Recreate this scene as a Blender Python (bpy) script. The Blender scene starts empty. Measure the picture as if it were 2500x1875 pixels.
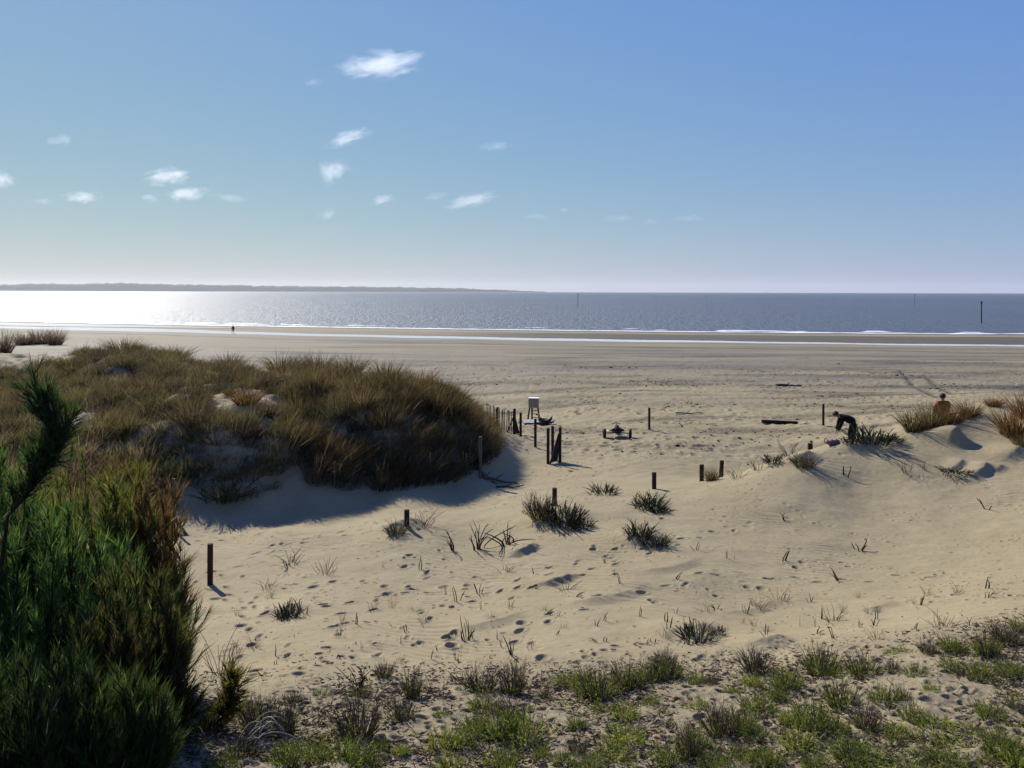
import bpy, bmesh, math, random
import numpy as np
from mathutils import Matrix, Vector

rng = np.random.default_rng(7)
random.seed(7)
sc = bpy.context.scene
C = sc.collection
R = math.radians

# ------------------------------------------------------------------ camera
F = 1888.0
CAMZ = 8.8
HORY = 711.5
ROLL = 0.0024
CAMROT = Matrix.Rotation(math.pi / 2, 3, 'X') @ Matrix.Rotation(ROLL, 3, 'Z')
CR = np.array(CAMROT)
cam_data = bpy.data.cameras.new('camera')
cam_data.sensor_width = 36.0
cam_data.lens = F / 2500 * 36
cam_data.shift_y = -(937.5 - HORY) / 2500
cam_data.clip_start = 0.1
cam_data.clip_end = 60000
cam = bpy.data.objects.new('camera', cam_data)
cam.matrix_world = Matrix.Translation((0, 0, CAMZ)) @ CAMROT.to_4x4()
C.objects.link(cam)
sc.camera = cam


def raydir(px, py):
    d = CR @ np.array([(px - 1250) / F, -(py - HORY) / F, -1.0])
    return d / d[1]


def P(px, py, D):
    d = raydir(px, py)
    return np.array([d[0] * D, D, CAMZ + d[2] * D])


def project(x, y, z):
    v = np.stack([x, y, z - CAMZ], -1) @ CR          # = R^T v
    return 1250 + F * v[..., 0] / -v[..., 2], HORY - F * v[..., 1] / -v[..., 2]


# ------------------------------------------------------------------ noise
_nr = np.random.default_rng(99)
_PERM = _nr.permutation(1024).astype(np.int32)
_GA = _nr.uniform(0, 2 * np.pi, 1024)
_GX, _GY = np.cos(_GA).astype(np.float32), np.sin(_GA).astype(np.float32)
_RND = _nr.uniform(0, 1, 1024).astype(np.float32)


def _idx(ix, iy, s):
    return _PERM[(_PERM[(ix + s * 57) & 1023] + iy + s * 131) & 1023]


def _hash(ix, iy, s):
    return _RND[_idx(np.asarray(ix).astype(np.int32), np.asarray(iy).astype(np.int32), s)]


def vnoise(x, y, s=0):
    x, y = np.asarray(x, np.float32), np.asarray(y, np.float32)
    ix, iy = np.floor(x), np.floor(y)
    fx, fy = x - ix, y - iy
    ix, iy = ix.astype(np.int32), iy.astype(np.int32)
    ux, uy = fx * fx * fx * (fx * (fx * 6 - 15) + 10), fy * fy * fy * (fy * (fy * 6 - 15) + 10)
    g = []
    for dx in (0, 1):
        for dy in (0, 1):
            k = _idx(ix + dx, iy + dy, s)
            g.append(_GX[k] * (fx - dx) + _GY[k] * (fy - dy))
    a = g[0] + (g[2] - g[0]) * ux
    b = g[1] + (g[3] - g[1]) * ux
    return (a + (b - a) * uy) * np.float32(1.5)


def fbm(x, y, s=0, o=4, gain=.5):
    t, a = 0, 1.0
    for k in range(o):
        t = t + a * vnoise(x * 2 ** k + 17.3 * k, y * 2 ** k - 9.1 * k, s + k)
        a *= gain
    return t


def dimples(x, y, cell, rad, prob, s):
    """footprint like pits: -1 at the centre of a pit, a faint rim round it"""
    x, y = np.asarray(x, np.float32), np.asarray(y, np.float32)
    out = np.zeros_like(x)
    cx, cy = np.floor(x / cell).astype(np.int32), np.floor(y / cell).astype(np.int32)
    for dx in (-1, 0, 1):
        for dy in (-1, 0, 1):
            ix, iy = cx + dx, cy + dy
            px = (ix + _hash(ix, iy, s)) * cell
            py = (iy + _hash(ix, iy, s + 1)) * cell
            on = _hash(ix, iy, s + 2) < prob
            rr = rad * (.55 + .8 * _hash(ix, iy, s + 3))
            an = _hash(ix, iy, s + 4) * np.pi
            ux, uy = (x - px) * np.cos(an) + (y - py) * np.sin(an), -(x - px) * np.sin(an) + (y - py) * np.cos(an)
            q = np.sqrt((ux / (1.5 * rr)) ** 2 + (uy / rr) ** 2)
            pit = -np.clip(1 - q ** 2.2, 0, 1) + .35 * np.exp(-((q - 1.25) / .3) ** 2)
            out += np.where(on & (q < 2.2), pit * (rr / rad), 0)
    return out


def sst(a, b, x):
    t = np.clip((x - a) / (b - a), 0, 1)
    return t * t * (3 - 2 * t)


# ------------------------------------------------------------------ terrain
def shore(x):                     # y of the water's edge
    xx = np.clip(x, -260, 260)
    return np.where(xx < 0, 176 - .205 * xx + .0007 * xx * xx, 176 - .205 * xx + .00078 * xx * xx)


def pool_t(x):                    # distance of the bright channel from the water's edge
    return 30 + 7 * sst(-90, 10, x) + 3 * sst(10, 90, x) + .6 * np.sin(x * .11) + .5 * np.sin(x * .31 + 1)


def pool_w(x):
    return 4.6 + 2.6 * sst(-30, -100, x) - 1.6 * sst(0, 60, x)


def beach(x, y):
    t = shore(x) - y
    z = 1.55 * sst(-10, 135, t) - .02
    z = np.where(t < 0, np.minimum(z, 0) + .035 * t, z)
    z = np.maximum(z, -6)
    q = (t - pool_t(x)) / pool_w(x)
    z = z - .22 * np.exp(-q * q)
    q = (t - pool_t(x) - 21) / 3.0          # scarp along the old tide line
    z = z - .10 * np.exp(-q * q)
    return z


CTRL_PX = [
    (-500, 1875, 7.5), (0, 1875, 7.2), (600, 1875, 7.5), (1250, 1875, 8.3), (1900, 1875, 8.3), (2500, 1875, 8.0), (3000, 1875, 8.0),
    (100, 1700, 9), (500, 1700, 10), (900, 1660, 11.3), (1250, 1640, 11.9), (1700, 1610, 12.2), (2100, 1570, 12.5), (2500, 1510, 12.6), (3000, 1480, 12.6),
    (600, 1500, 15.2), (1250, 1500, 15), (1800, 1480, 15.8), (2400, 1430, 15.9), (800, 1550, 13.7),
    (513, 1428, 18.2), (420, 1330, 21.3), (700, 1290, 23), (1000, 1230, 26), (1300, 1165, 30), (1500, 1110, 34.5), (1700, 1080, 37.5), (2000, 1060, 39),
    (1500, 1049, 41), (993, 1281, 22), (1354, 1225, 24.4), (1597, 1195, 26.5), (1713, 1175, 27.8), (1850, 1138, 28), (1950, 1110, 28), (2030, 1080, 29),
    (2200, 1048, 29.4), (2400, 988, 31.1), (2500, 985, 30.9), (3000, 960, 32),
    (2200, 980, 51), (2450, 950, 58.6), (2900, 950, 58.6),
    (1700, 1300, 21), (1700, 1400, 17.5), (2100, 1300, 21.5), (2100, 1200, 24.9), (2100, 1120, 26.9), (2400, 1300, 20.8), (2400, 1160, 25.2), (2400, 1060, 27.9), (3000, 1300, 19),
    (1250, 1400, 18.2), (1100, 1350, 20), (900, 1400, 18.5),
    (420, 1240, 24.8), (560, 1240, 25.1), (700, 1235, 26), (900, 1215, 27), (1100, 1185, 28.7), (1230, 1150, 30.8),
    (420, 1150, 26.2), (420, 1080, 27.3), (560, 1180, 26), (560, 1110, 26.8), (560, 1050, 27.8), (560, 1010, 28.9), (700, 1180, 26.8), (700, 1100, 27.8), (700, 1040, 29), (700, 1000, 31), (950, 1050, 30), (950, 970, 31.5), (1000, 960, 33.5), (1100, 1010, 32.5), (1180, 1085, 32), (1240, 1120, 33),
    (500, 960, 34), (300, 1000, 31), (150, 1050, 28), (0, 1100, 26), (-500, 1100, 26), (0, 950, 40), (-500, 950, 40), (150, 890, 46), (330, 868, 48), (500, 905, 45), (750, 925, 40), (900, 945, 36),
    (0, 870, 55), (-500, 870, 55), (1130, 1010, 36),
]
CTRL_W = [(8.2, 30.2, 1.55), (9.9, 30.8, 1.65), (11.7, 31.3, 1.8), (13.4, 31.3, 2.45), (14.2, 33.5, 1.8), (17.2, 34.5, 2.5), (-45, 78, 1.2), (-30, 70, 1.2), (-20, 58, 1.3), (-12, 50, 1.35), (-3, 42, 1.4), (5, 48, 1.3), (15, 55, 1.3), (40, 75, 1.1), (-65, 80, 1.3), (0, 75, 1.0),
          (60, 70, 1.2), (-3.0, 1.5, 4.6), (3, 1.5, 4.4), (0, 4, 4.4), (6, 3.5, 4.2), (-7, 3.5, 4.7), (-14, 14, 3.2), (-16, 22, 2.2), (18, 14, 3.4), (24, 24, 3.2), (30, 34, 3.9)]


def warp(x, y):
    d = y + 4.0
    return np.stack([1.6 * x / d, np.log(d)], -1)


_pts = np.array([P(*c) for c in CTRL_PX] + [np.array(c, float) for c in CTRL_W])
_uv = warp(_pts[:, 0], _pts[:, 1])
_res = _pts[:, 2] - beach(_pts[:, 0], _pts[:, 1])


def _phi(r2):
    return .5 * r2 * np.log(r2 + 1e-9)


_n = len(_pts)
_A = np.zeros((_n + 3, _n + 3))
_A[:_n, :_n] = _phi(((_uv[:, None] - _uv[None]) ** 2).sum(-1)) + np.eye(_n) * 1e-4
_A[:_n, _n] = 1
_A[:_n, _n + 1:] = _uv
_A[_n:, :_n] = _A[:_n, _n:].T
_sol = np.linalg.solve(_A, np.concatenate([_res, np.zeros(3)]))

FEATS = []     # (x, y, height, length_up, length_down, half_width) blown drifts with the steep side away from the sun
PITS = []      # (x, y, depth, radius)
SUN_AZ, SUN_EL = R(-35), R(35)
AWAY = np.array([-math.sin(SUN_AZ), -math.cos(SUN_AZ)])


def height0(x, y):
    x = np.asarray(x, float)
    y = np.asarray(y, float)
    sh = x.shape
    x, y = x.ravel(), y.ravel()
    out = beach(x, y)
    near = np.nonzero(y < 95)[0]
    for k in range(0, len(near), 40000):
        i = near[k:k + 40000]
        uv = warp(x[i], np.maximum(y[i], -2.5))
        r2 = ((uv[:, None] - _uv[None]) ** 2).sum(-1)
        r = _phi(r2) @ _sol[:_n] + _sol[_n] + uv @ _sol[_n + 1:]
        r *= 1 - sst(62, 92, y[i])
        o_ = out[i] + r
        o_ = o_ + .42 * sst(2.3, 3.4, o_) * sst(.5, -2.5, x[i]) * sst(24, 26, y[i]) * fbm(x[i] * .42, y[i] * .42, 700, 3)
        out[i] = np.clip(o_, -1, 6.2)
    return out.reshape(sh)


def height(x, y):
    z = height0(x, y)
    x0, y0, z0 = np.asarray(x), np.asarray(y), z
    for fx, fy, h, lu, ld, hw in FEATS:
        R_ = 3 * max(lu, ld, hw)
        m = (np.abs(x0 - fx) < R_) & (np.abs(y0 - fy) < R_)
        if not m.any():
            continue
        x, y, z = x0[m], y0[m], z0[m]
        dx, dy = x - fx, y - fy
        s = dx * AWAY[0] + dy * AWAY[1]
        w = dx * -AWAY[1] + dy * AWAY[0]
        s = s + .35 * w * w / hw * .6
        z = z + h * np.where(s < 0, np.exp(-(s / lu) ** 2), np.clip(1 - s / ld, 0, 1) ** 1.3) * np.exp(-(w / hw) ** 4)
        z0[m] = z
    for fx, fy, d, r in PITS:
        m = (np.abs(x0 - fx) < 3 * r) & (np.abs(y0 - fy) < 3 * r)
        if not m.any():
            continue
        x, y, z = x0[m], y0[m], z0[m]
        q = ((x - fx) ** 2 + ((y - fy) * .8) ** 2) / (r * r)
        z = z - d * np.exp(-q * q) + d * .3 * np.exp(-((np.sqrt(q) - 1.35) / .25) ** 2)
        z0[m] = z
    return z0


_DS = np.geomspace(3.5, 330, 420)


def cast(px, py, hf=None):
    d = raydir(px, py)
    ds_ = _DS
    for it in range(2):
        x, z = d[0] * ds_, CAMZ + d[2] * ds_
        h = (hf or height)(x, ds_)
        k = np.nonzero(z <= h)[0]
        if len(k) == 0:
            return np.array([x[-1], ds_[-1], 0])
        k = k[0]
        if k == 0:
            D = ds_[0]
            break
        a, b = z[k - 1] - h[k - 1], z[k] - h[k]
        D = ds_[k - 1] + (ds_[k] - ds_[k - 1]) * a / (a - b)
        ds_ = np.linspace(ds_[k - 1], ds_[k], 12)
    xx = d[0] * D
    return np.array([xx, D, float((hf or height)(np.array([xx]), np.array([D]))[0])])


def gz(x, y):
    return float(height(np.array([float(x)]), np.array([float(y)]))[0])


def mpp(p):                       # metres per photo pixel at a point
    return math.hypot(p[1], CAMZ - p[2]) / F


for px, py, h, lu, ld, hw in [(2334, 1080, .52, .9, .5, .40), (2120, 1090, .2, .8, .45, 1.0), (1378, 1268, .26, .9, .9, .8), (1578, 1322, .24, .9, .8, .7),
                              (1690, 1545, .15, .8, .5, .6), (1885, 1572, .13, .6, .3, .5), (1588, 1232, .14, .7, .6, .6), (2400, 1155, .20, .5, .3, .5),
                              (990, 1285, .20, .6, .5, .6), (1285, 1348, .16, .6, .22, .42), (1370, 1422, .14, .6, .2, .45), (2480, 1112, .2, .8, .4, .6),
                              (2440, 1145, .10, .5, .25, .3), (1960, 1125, .25, .7, .6, .7), (2340, 1140, .12, .4, .2, .5), (705, 1495, .10, .8, .5, .5), (1650, 1385, .07, .8, .3, .9),
                              (1500, 1460, .08, .9, .3, 1.0), (1850, 1490, .07, .7, .25, .7), (2150, 1480, .06, .6, .25, .6), (1200, 1525, .08, .8, .3, .8)]:
    p = cast(px, py, height0)
    FEATS.append((p[0], p[1], h, lu, ld, hw))
for px, py, d, r in [(1092, 1556, .13, .13), (1103, 1578, .12, .14), (1108, 1547, .09, .1), (945, 1449, .08, .14), (940, 1432, .06, .13), (1085, 1432, .06, .15), (1450, 1341, .10, .13), (1452, 1333, .06, .1),
                     (1480, 1355, .06, .1), (590, 1530, .08, .14), (614, 1574, .09, .1), (1600, 1470, .07, .12), (1590, 1466, .06, .1), (1860, 1440, .06, .13), (1825, 1437, .05, .11), (1945, 1385, .06, .12), (1960, 1374, .05, .12),
                     (1540, 1330, .06, .1), (1275, 1522, .08, .13), (1325, 1610, .08, .13), (1142, 1428, .05, .13), (1300, 1570, .05, .1), (1030, 1568, .06, .12), (1015, 1575, .05, .1), (1720, 1605, .07, .12), (1705, 1612, .07, .12), (1745, 1608, .05, .1)]:
    p = cast(px, py, height0)
    PITS.append((p[0], p[1], d * .8, r * .75))


def mesh_np(name, v, f, mats=None, col=None, smooth=False, attrs=None, midx=None):
    """v (N,3), f (M,4) or (M,3) int"""
    me = bpy.data.meshes.new(name)
    v = np.ascontiguousarray(v, np.float32)
    f = np.ascontiguousarray(f, np.int32)
    k = f.shape[1]
    me.vertices.add(len(v))
    me.vertices.foreach_set('co', v.ravel())
    me.loops.add(f.size)
    me.loops.foreach_set('vertex_index', f.ravel())
    me.polygons.add(len(f))
    me.polygons.foreach_set('loop_start', np.arange(0, f.size, k, dtype=np.int32))
    if smooth:
        me.polygons.foreach_set('use_smooth', np.ones(len(f), bool))
    if midx is not None:
        me.polygons.foreach_set('material_index', np.ascontiguousarray(midx, np.int32))
    if col is not None:
        a = me.attributes.new('col', 'FLOAT_COLOR', 'POINT')
        c = np.ones((len(v), 4), np.float32)
        c[:, :3] = col
        a.data.foreach_set('color', c.ravel())
    for nm, arr in (attrs or {}).items():
        a = me.attributes.new(nm, 'FLOAT', 'POINT')
        a.data.foreach_set('value', np.ascontiguousarray(arr, np.float32))
    for m in (mats or []):
        me.materials.append(m)
    me.update()
    me.validate()
    return me


def obj(name, me, parent=None, loc=None):
    o = bpy.data.objects.new(name, me)
    C.objects.link(o)
    if parent:
        o.parent = parent
    if loc is not None:
        o.location = loc
    return o


def tag(o, label=None, cat=None, group=None, kind=None):
    if label:
        o['label'] = label
    if cat:
        o['category'] = cat
    if group:
        o['group'] = group
    if kind:
        o['kind'] = kind
    return o


# ------------------------------------------------------------------ materials
def mat(name):
    m = bpy.data.materials.new(name)
    m.use_nodes = True
    nt = m.node_tree
    for n in list(nt.nodes):
        nt.nodes.remove(n)
    return m, nt, nt.nodes.new('ShaderNodeOutputMaterial')


def N(nt, t, **kw):
    n = nt.nodes.new('ShaderNode' + t)
    for k, v in kw.items():
        if k in n.inputs:
            n.inputs[k].default_value = v
        else:
            setattr(n, k, v)
    return n


def mixc(nt, fac, a, b, blend='MIX'):
    n = nt.nodes.new('ShaderNodeMix')
    n.data_type = 'RGBA'
    n.blend_type = blend
    for sock, val in ((n.inputs[0], fac), (n.inputs[6], a), (n.inputs[7], b)):
        if hasattr(val, 'is_linked'):
            nt.links.new(val, sock)
        else:
            sock.default_value = val if not isinstance(val, tuple) else (*val, 1)[:4]
    return n.outputs[2]


def ramp(nt, inp, stops):
    n = nt.nodes.new('ShaderNodeValToRGB')
    el = n.color_ramp.elements
    while len(el) < len(stops):
        el.new(.5)
    for e, (p, c) in zip(el, stops):
        e.position = p
        e.color = (*c, 1) if len(c) == 3 else c
    nt.links.new(inp, n.inputs[0])
    return n.outputs[0]


def math_(nt, op, a, b=None, c=None):
    n = nt.nodes.new('ShaderNodeMath')
    n.operation = op
    for s, v in zip(n.inputs, (a, b, c)):
        if v is None:
            continue
        if hasattr(v, 'is_linked'):
            nt.links.new(v, s)
        else:
            s.default_value = v
    return n.outputs[0]


def simple(name, c1, c2=None, rough=.8, scale=8.0, bump=.2, stretch=(1, 1, 1), spec=.3, metal=0):
    m, nt, out = mat(name)
    b = N(nt, 'BsdfPrincipled', Roughness=rough, Metallic=metal)
    b.inputs['Specular IOR Level'].default_value = spec
    tc = N(nt, 'TexCoord')
    mp = N(nt, 'Mapping')
    mp.inputs['Scale'].default_value = stretch
    nt.links.new(tc.outputs['Object'], mp.inputs[0])
    no = N(nt, 'TexNoise', Scale=scale, Detail=5)
    nt.links.new(mp.outputs[0], no.inputs['Vector'])
    c2 = c2 or tuple(x * .7 for x in c1)
    if c1[0] < .6:
        c1, c2 = tuple(x * .68 for x in c1), tuple(x * .68 for x in c2)
    nt.links.new(ramp(nt, no.outputs[0], [(.35, c1), (.65, c2)]), b.inputs['Base Color'])
    if bump:
        bp = N(nt, 'Bump', Strength=bump, Distance=.01)
        nt.links.new(no.outputs[0], bp.inputs['Height'])
        nt.links.new(bp.outputs[0], b.inputs['Normal'])
    nt.links.new(b.outputs[0], out.inputs[0])
    return m


def make_sand():
    m, nt, out = mat('sand')
    L = nt.links.new
    b = N(nt, 'BsdfPrincipled', Roughness=.9)
    b.inputs['Specular IOR Level'].default_value = .15
    geo = N(nt, 'NewGeometry')
    pos = geo.outputs['Position']
    n1 = N(nt, 'TexNoise', Scale=.35, Detail=5)
    n2 = N(nt, 'TexNoise', Scale=5.0, Detail=6, Roughness=.65)
    n3 = N(nt, 'TexNoise', Scale=55.0, Detail=3, Roughness=.7)
    for n in (n1, n2, n3):
        L(pos, n.inputs['Vector'])
    base = ramp(nt, n1.outputs[0], [(.3, (.232, .188, .110)), (.7, (.260, .214, .128))])
    base = mixc(nt, .3, base, ramp(nt, n2.outputs[0], [(.25, (.62, .6, .58)), (.75, (1.25, 1.24, 1.2))]), 'MULTIPLY')
    base = mixc(nt, .5, base, ramp(nt, n3.outputs[0], [(.25, (.5, .48, .45)), (.5, (1, 1, 1)), (.75, (1.35, 1.35, 1.3))]), 'MULTIPLY')
    wet = N(nt, 'Attribute', attribute_name='wet')
    deb = N(nt, 'Attribute', attribute_name='debris')
    grn = N(nt, 'Attribute', attribute_name='soil')
    wcol = mixc(nt, .5, (.128, .113, .089), ramp(nt, n2.outputs[0], [(.3, (.6, .6, .6)), (.7, (1.2, 1.2, 1.2))]), 'MULTIPLY')
    c = mixc(nt, wet.outputs['Fac'], base, wcol)
    drk = N(nt, 'Attribute', attribute_name='dark')
    c = mixc(nt, drk.outputs['Fac'], c, mixc(nt, .6, (.055, .047, .038), ramp(nt, n2.outputs[0], [(.3, (.5, .5, .5)), (.7, (1.6, 1.6, 1.6))]), 'MULTIPLY'))
    n4 = N(nt, 'TexNoise', Scale=9.0, Detail=8, Roughness=.8)
    L(pos, n4.inputs['Vector'])
    dm = math_(nt, 'MULTIPLY', deb.outputs['Fac'], ramp(nt, n4.outputs[0], [(.42, (0, 0, 0)), (.52, (1, 1, 1))]))
    c = mixc(nt, dm, c, (.042, .034, .025))
    c = mixc(nt, math_(nt, 'MULTIPLY', grn.outputs['Fac'], ramp(nt, n4.outputs[0], [(.40, (.15, .15, .15)), (.58, (1, 1, 1))])), c, mixc(nt, .8, (.16, .127, .083), ramp(nt, n3.outputs[0], [(.3, (.35, .35, .35)), (.7, (1.5, 1.5, 1.5))]), 'MULTIPLY'))
    L(c, b.inputs['Base Color'])
    L(math_(nt, 'MULTIPLY_ADD', wet.outputs['Fac'], -.14, .92), b.inputs['Roughness'])
    bp = N(nt, 'Bump', Strength=.35, Distance=.025)
    bp2 = N(nt, 'Bump', Strength=.5, Distance=.008)
    L(n2.outputs[0], bp.inputs['Height'])
    L(n3.outputs[0], bp2.inputs['Height'])
    L(bp.outputs[0], bp2.inputs['Normal'])
    L(bp2.outputs[0], b.inputs['Normal'])
    L(b.outputs[0], out.inputs[0])
    return m


def make_foliage(name='foliage', trans=.4):
    m, nt, out = mat(name)
    L = nt.links.new
    at = N(nt, 'Attribute', attribute_name='col')
    tc = N(nt, 'TexCoord')
    no = N(nt, 'TexNoise', Scale=11.0, Detail=3)
    L(tc.outputs['Object'], no.inputs['Vector'])
    c = mixc(nt, .6, at.outputs['Color'], ramp(nt, no.outputs[0], [(.3, (.6, .62, .6)), (.7, (1.3, 1.25, 1.2))]), 'MULTIPLY')
    d = N(nt, 'BsdfDiffuse')
    t = N(nt, 'BsdfTranslucent')
    L(c, d.inputs[0])
    L(mixc(nt, 1.0, c, (1.15, 1.15, .8), 'MULTIPLY'), t.inputs[0])
    mx = N(nt, 'MixShader')
    mx.inputs[0].default_value = trans
    L(d.outputs[0], mx.inputs[1])
    L(t.outputs[0], mx.inputs[2])
    L(mx.outputs[0], out.inputs[0])
    return m


def make_sea(name, rough, base, bumps, dist, stretch=(1, .22, 1), ior=1.333):
    m, nt, out = mat(name)
    L = nt.links.new
    b = N(nt, 'BsdfPrincipled', Roughness=rough, IOR=ior)
    geo = N(nt, 'NewGeometry')
    mp = N(nt, 'Mapping')
    mp.inputs['Scale'].default_value = stretch
    mp.inputs['Rotation'].default_value = (0, 0, .12)
    L(geo.outputs['Position'], mp.inputs[0])
    big = N(nt, 'TexNoise', Scale=.012, Detail=4)
    L(mp.outputs[0], big.inputs['Vector'])
    L(ramp(nt, big.outputs[0], [(.3, base), (.7, tuple(x * 1.35 for x in base))]), b.inputs['Base Color'])
    prev = None
    for sc_, st in bumps:
        n = N(nt, 'TexNoise', Scale=sc_, Detail=4, Roughness=.6)
        L(mp.outputs[0], n.inputs['Vector'])
        bp = N(nt, 'Bump', Strength=st, Distance=dist)
        L(n.outputs[0], bp.inputs['Height'])
        if prev:
            L(prev, bp.inputs['Normal'])
        prev = bp.outputs[0]
    rn = N(nt, 'TexNoise', Scale=bumps[-1][0] * .8, Detail=3)
    L(mp.outputs[0], rn.inputs['Vector'])
    L(math_(nt, 'MULTIPLY_ADD', rn.outputs[0], rough * .9, rough * .55), b.inputs['Roughness'])
    L(prev, b.inputs['Normal'])
    L(b.outputs[0], out.inputs[0])
    return m


M_sand = make_sand()
M_fol = make_foliage('foliage', .5)
M_stem = make_foliage('plant_stem', .08)
M_sea = make_sea('sea_water', .43, (.052, .062, .078), [(.4, .6), (1.4, 1.0), (4.0, .9)], .8, (.32, .10, 1))
M_pool = make_sea('shallow_water', .16, (.50, .47, .42), [(.8, .1), (4.0, .12)], .03, (1, 1, 1), 1.5)
M_foam = simple('foam', (.85, .86, .86), (.7, .72, .73), .6, 3.0, .4)
M_wood = simple('weathered_wood', (.048, .024, .017), (.022, .011, .009), .85, 12, .5, (1, 1, .12))
M_greywood = simple('grey_wood', (.16, .125, .09), (.09, .07, .05), .9, 14, .5, (1, 1, .12))
M_pale = simple('bleached_wood', (.40, .36, .30), (.24, .21, .17), .85, 18, .4)
M_ply = simple('plywood', (.5, .36, .24), (.42, .30, .20), .7, 6, .15, (1, 1, .15))
M_white = simple('white_paint', (.72, .72, .70), (.6, .6, .58), .5, 6, .1)
M_black = simple('black_rubber', (.012, .012, .013), (.02, .02, .02), .7, 20, .2)
M_navy = simple('navy_canvas', (.012, .014, .022), (.025, .028, .042), .75, 14, .3)
M_metal = simple('steel_tube', (.05, .05, .055), (.03, .03, .03), .4, 20, .1, metal=.7)
M_grey = simple('grey_mat', (.33, .34, .37), (.26, .27, .3), .9, 10, .3)
M_timber = simple('wet_timber', (.018, .012, .010), (.012, .008, .007), .9, 10, .4, (.2, 1, 1))
M_mesh = simple('dark_netting', (.02, .022, .028), (.035, .037, .045), .9, 30, .4)
M_skin = simple('skin', (.42, .24, .17), (.36, .2, .14), .6, 30, .05)
M_hair = simple('hair', (.02, .014, .01), (.035, .024, .018), .7, 40, .3)
M_coat = simple('black_cloth', (.008, .008, .010), (.013, .013, .016), .95, 12, .3, spec=.08)
M_orange = simple('orange_cloth', (.30, .095, .012), (.22, .065, .01), .8, 9, .3)
M_jean = simple('dark_trousers', (.012, .013, .017), (.018, .019, .024), .95, 14, .3, spec=.08)
M_maroon = simple('maroon_cloth', (.05, .012, .016), (.035, .01, .012), .8, 12, .2)
M_pink = simple('pink_fabric', (.30, .19, .20), (.2, .12, .135), .9, 9, .4, spec=.1)
M_green = simple('dark_green_paint', (.02, .035, .03), (.03, .045, .04), .6, 6, .1)

# ------------------------------------------------------------------ sand ground
NU, ND = 1450, 1850
us = np.linspace(-1.0, 1.0, NU)
ds = 1 / np.linspace(1 / 8.5, 1 / 420, ND)
ds[0] = 6.0
U, D_ = np.meshgrid(us, ds)
GX, GY = (U * D_).ravel(), (D_ - 4.0).ravel()
GZ = height(GX, GY)
t_sh = shore(GX) - GY
PXg, PYg = project(GX, np.maximum(GY, .5), GZ)
fade = np.clip(1.2 - GY / 150, .15, 1)


def inpoly(px, py, poly):
    inside = np.zeros(px.shape, bool)
    n = len(poly)
    for i in range(n):
        x1, y1 = poly[i]
        x2, y2 = poly[(i + 1) % n]
        c = ((y1 > py) != (y2 > py)) & (px < (x2 - x1) * (py - y1) / ((y2 - y1) + 1e-12) + x1)
        inside ^= c
    return inside


nearw = 1 - sst(26, 34, GY)
beachw = sst(30, 38, GY) * (GZ < 2.4)
vegedge = np.interp(PXg, [0, 500, 900, 1250, 1700, 2100, 2500], [1720, 1690, 1650, 1630, 1600, 1560, 1500])
vegw = sst(-30, 50, PYg - vegedge)


def add(mask, amp, fn):
    global GZ
    k = np.nonzero(mask)[0]
    GZ[k] += amp * fn(GX[k], GY[k]) * mask[k]


GZ = GZ + .05 * fbm(GX * .45, GY * .45, 3, 3) * fade
GZ = GZ + .010 * fbm(GX * 1.3, GY * 1.6, 11, 3) * fade
add((GY < 45) * 1.0, .0035, lambda x, y: fbm(x * 6, y * 6, 21, 3))
# wind ripples on the bare right slope
ripm = np.clip(fbm(GX * .3, GY * .3, 50, 2) * 1.4 + .15, 0, 1) * nearw * (1 - vegw) * (GY > 12)
add(ripm, .010, lambda x, y: np.sin((x * .45 + y * .9 + .25 * fbm(x * .8, y * .8, 40, 2)) * 2 * np.pi / .22))
# footprints
sandw = nearw * (1 - vegw)
clus = sst(-.05, .5, fbm(GX * .3, GY * .3, 60, 3) + .22 * (PXg < 1500))
add(sandw * (.05 + .45 * clus), .034, lambda x, y: dimples(x, y, .40, .075, .42, 71))
add(sandw * (PXg < 1750) * sst(-.1, .4, fbm(GX * .3, GY * .3, 63, 2)), .040, lambda x, y: dimples(x, y, .6, .085, .22, 81))
add(sandw * np.clip(fbm(GX * .5, GY * .5, 62, 2) * 1.5, 0, 1), .034, lambda x, y: dimples(x, y, .22, .045, .45, 75))
bw = beachw * (1 - sst(58, 90, GY))
add(bw * np.clip(fbm(GX * .12, GY * .2, 95, 3) * 1.6 + .55, 0.1, 1), .085, lambda x, y: dimples(x, y, .62, .185, .55, 91))
add(beachw * (1 - sst(70, 110, GY)), .045, lambda x, y: fbm(x * 1.3, y * 1.9, 97, 3))
add(vegw * nearw, .026, lambda x, y: fbm(x * 2.6, y * 2.6, 99, 4))
add(vegw * nearw, .030, lambda x, y: dimples(x, y, .16, .05, .6, 101))
# trodden trails of footprints
_rt = np.random.default_rng(77)


def footprint(cx, cy, an, L_, W_, dep):
    r0, r1 = np.searchsorted(ds, [cy + 4 - .5, cy + 4 + .5])
    c0, c1 = np.searchsorted(us, [(cx - .5) / (cy + 4), (cx + .5) / (cy + 4)])
    if r1 <= r0 or c1 <= c0:
        return
    k = (np.arange(r0, r1)[:, None] * NU + np.arange(c0, c1)[None]).ravel()
    dx, dy = GX[k] - cx, GY[k] - cy
    a_, b_ = dx * math.cos(an) + dy * math.sin(an), -dx * math.sin(an) + dy * math.cos(an)
    q = np.sqrt((a_ / L_) ** 2 + (b_ / W_) ** 2)
    GZ[k] += dep * (-np.clip(1 - q ** 3, 0, 1) + .4 * np.exp(-((q - 1.25) / .28) ** 2))


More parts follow.
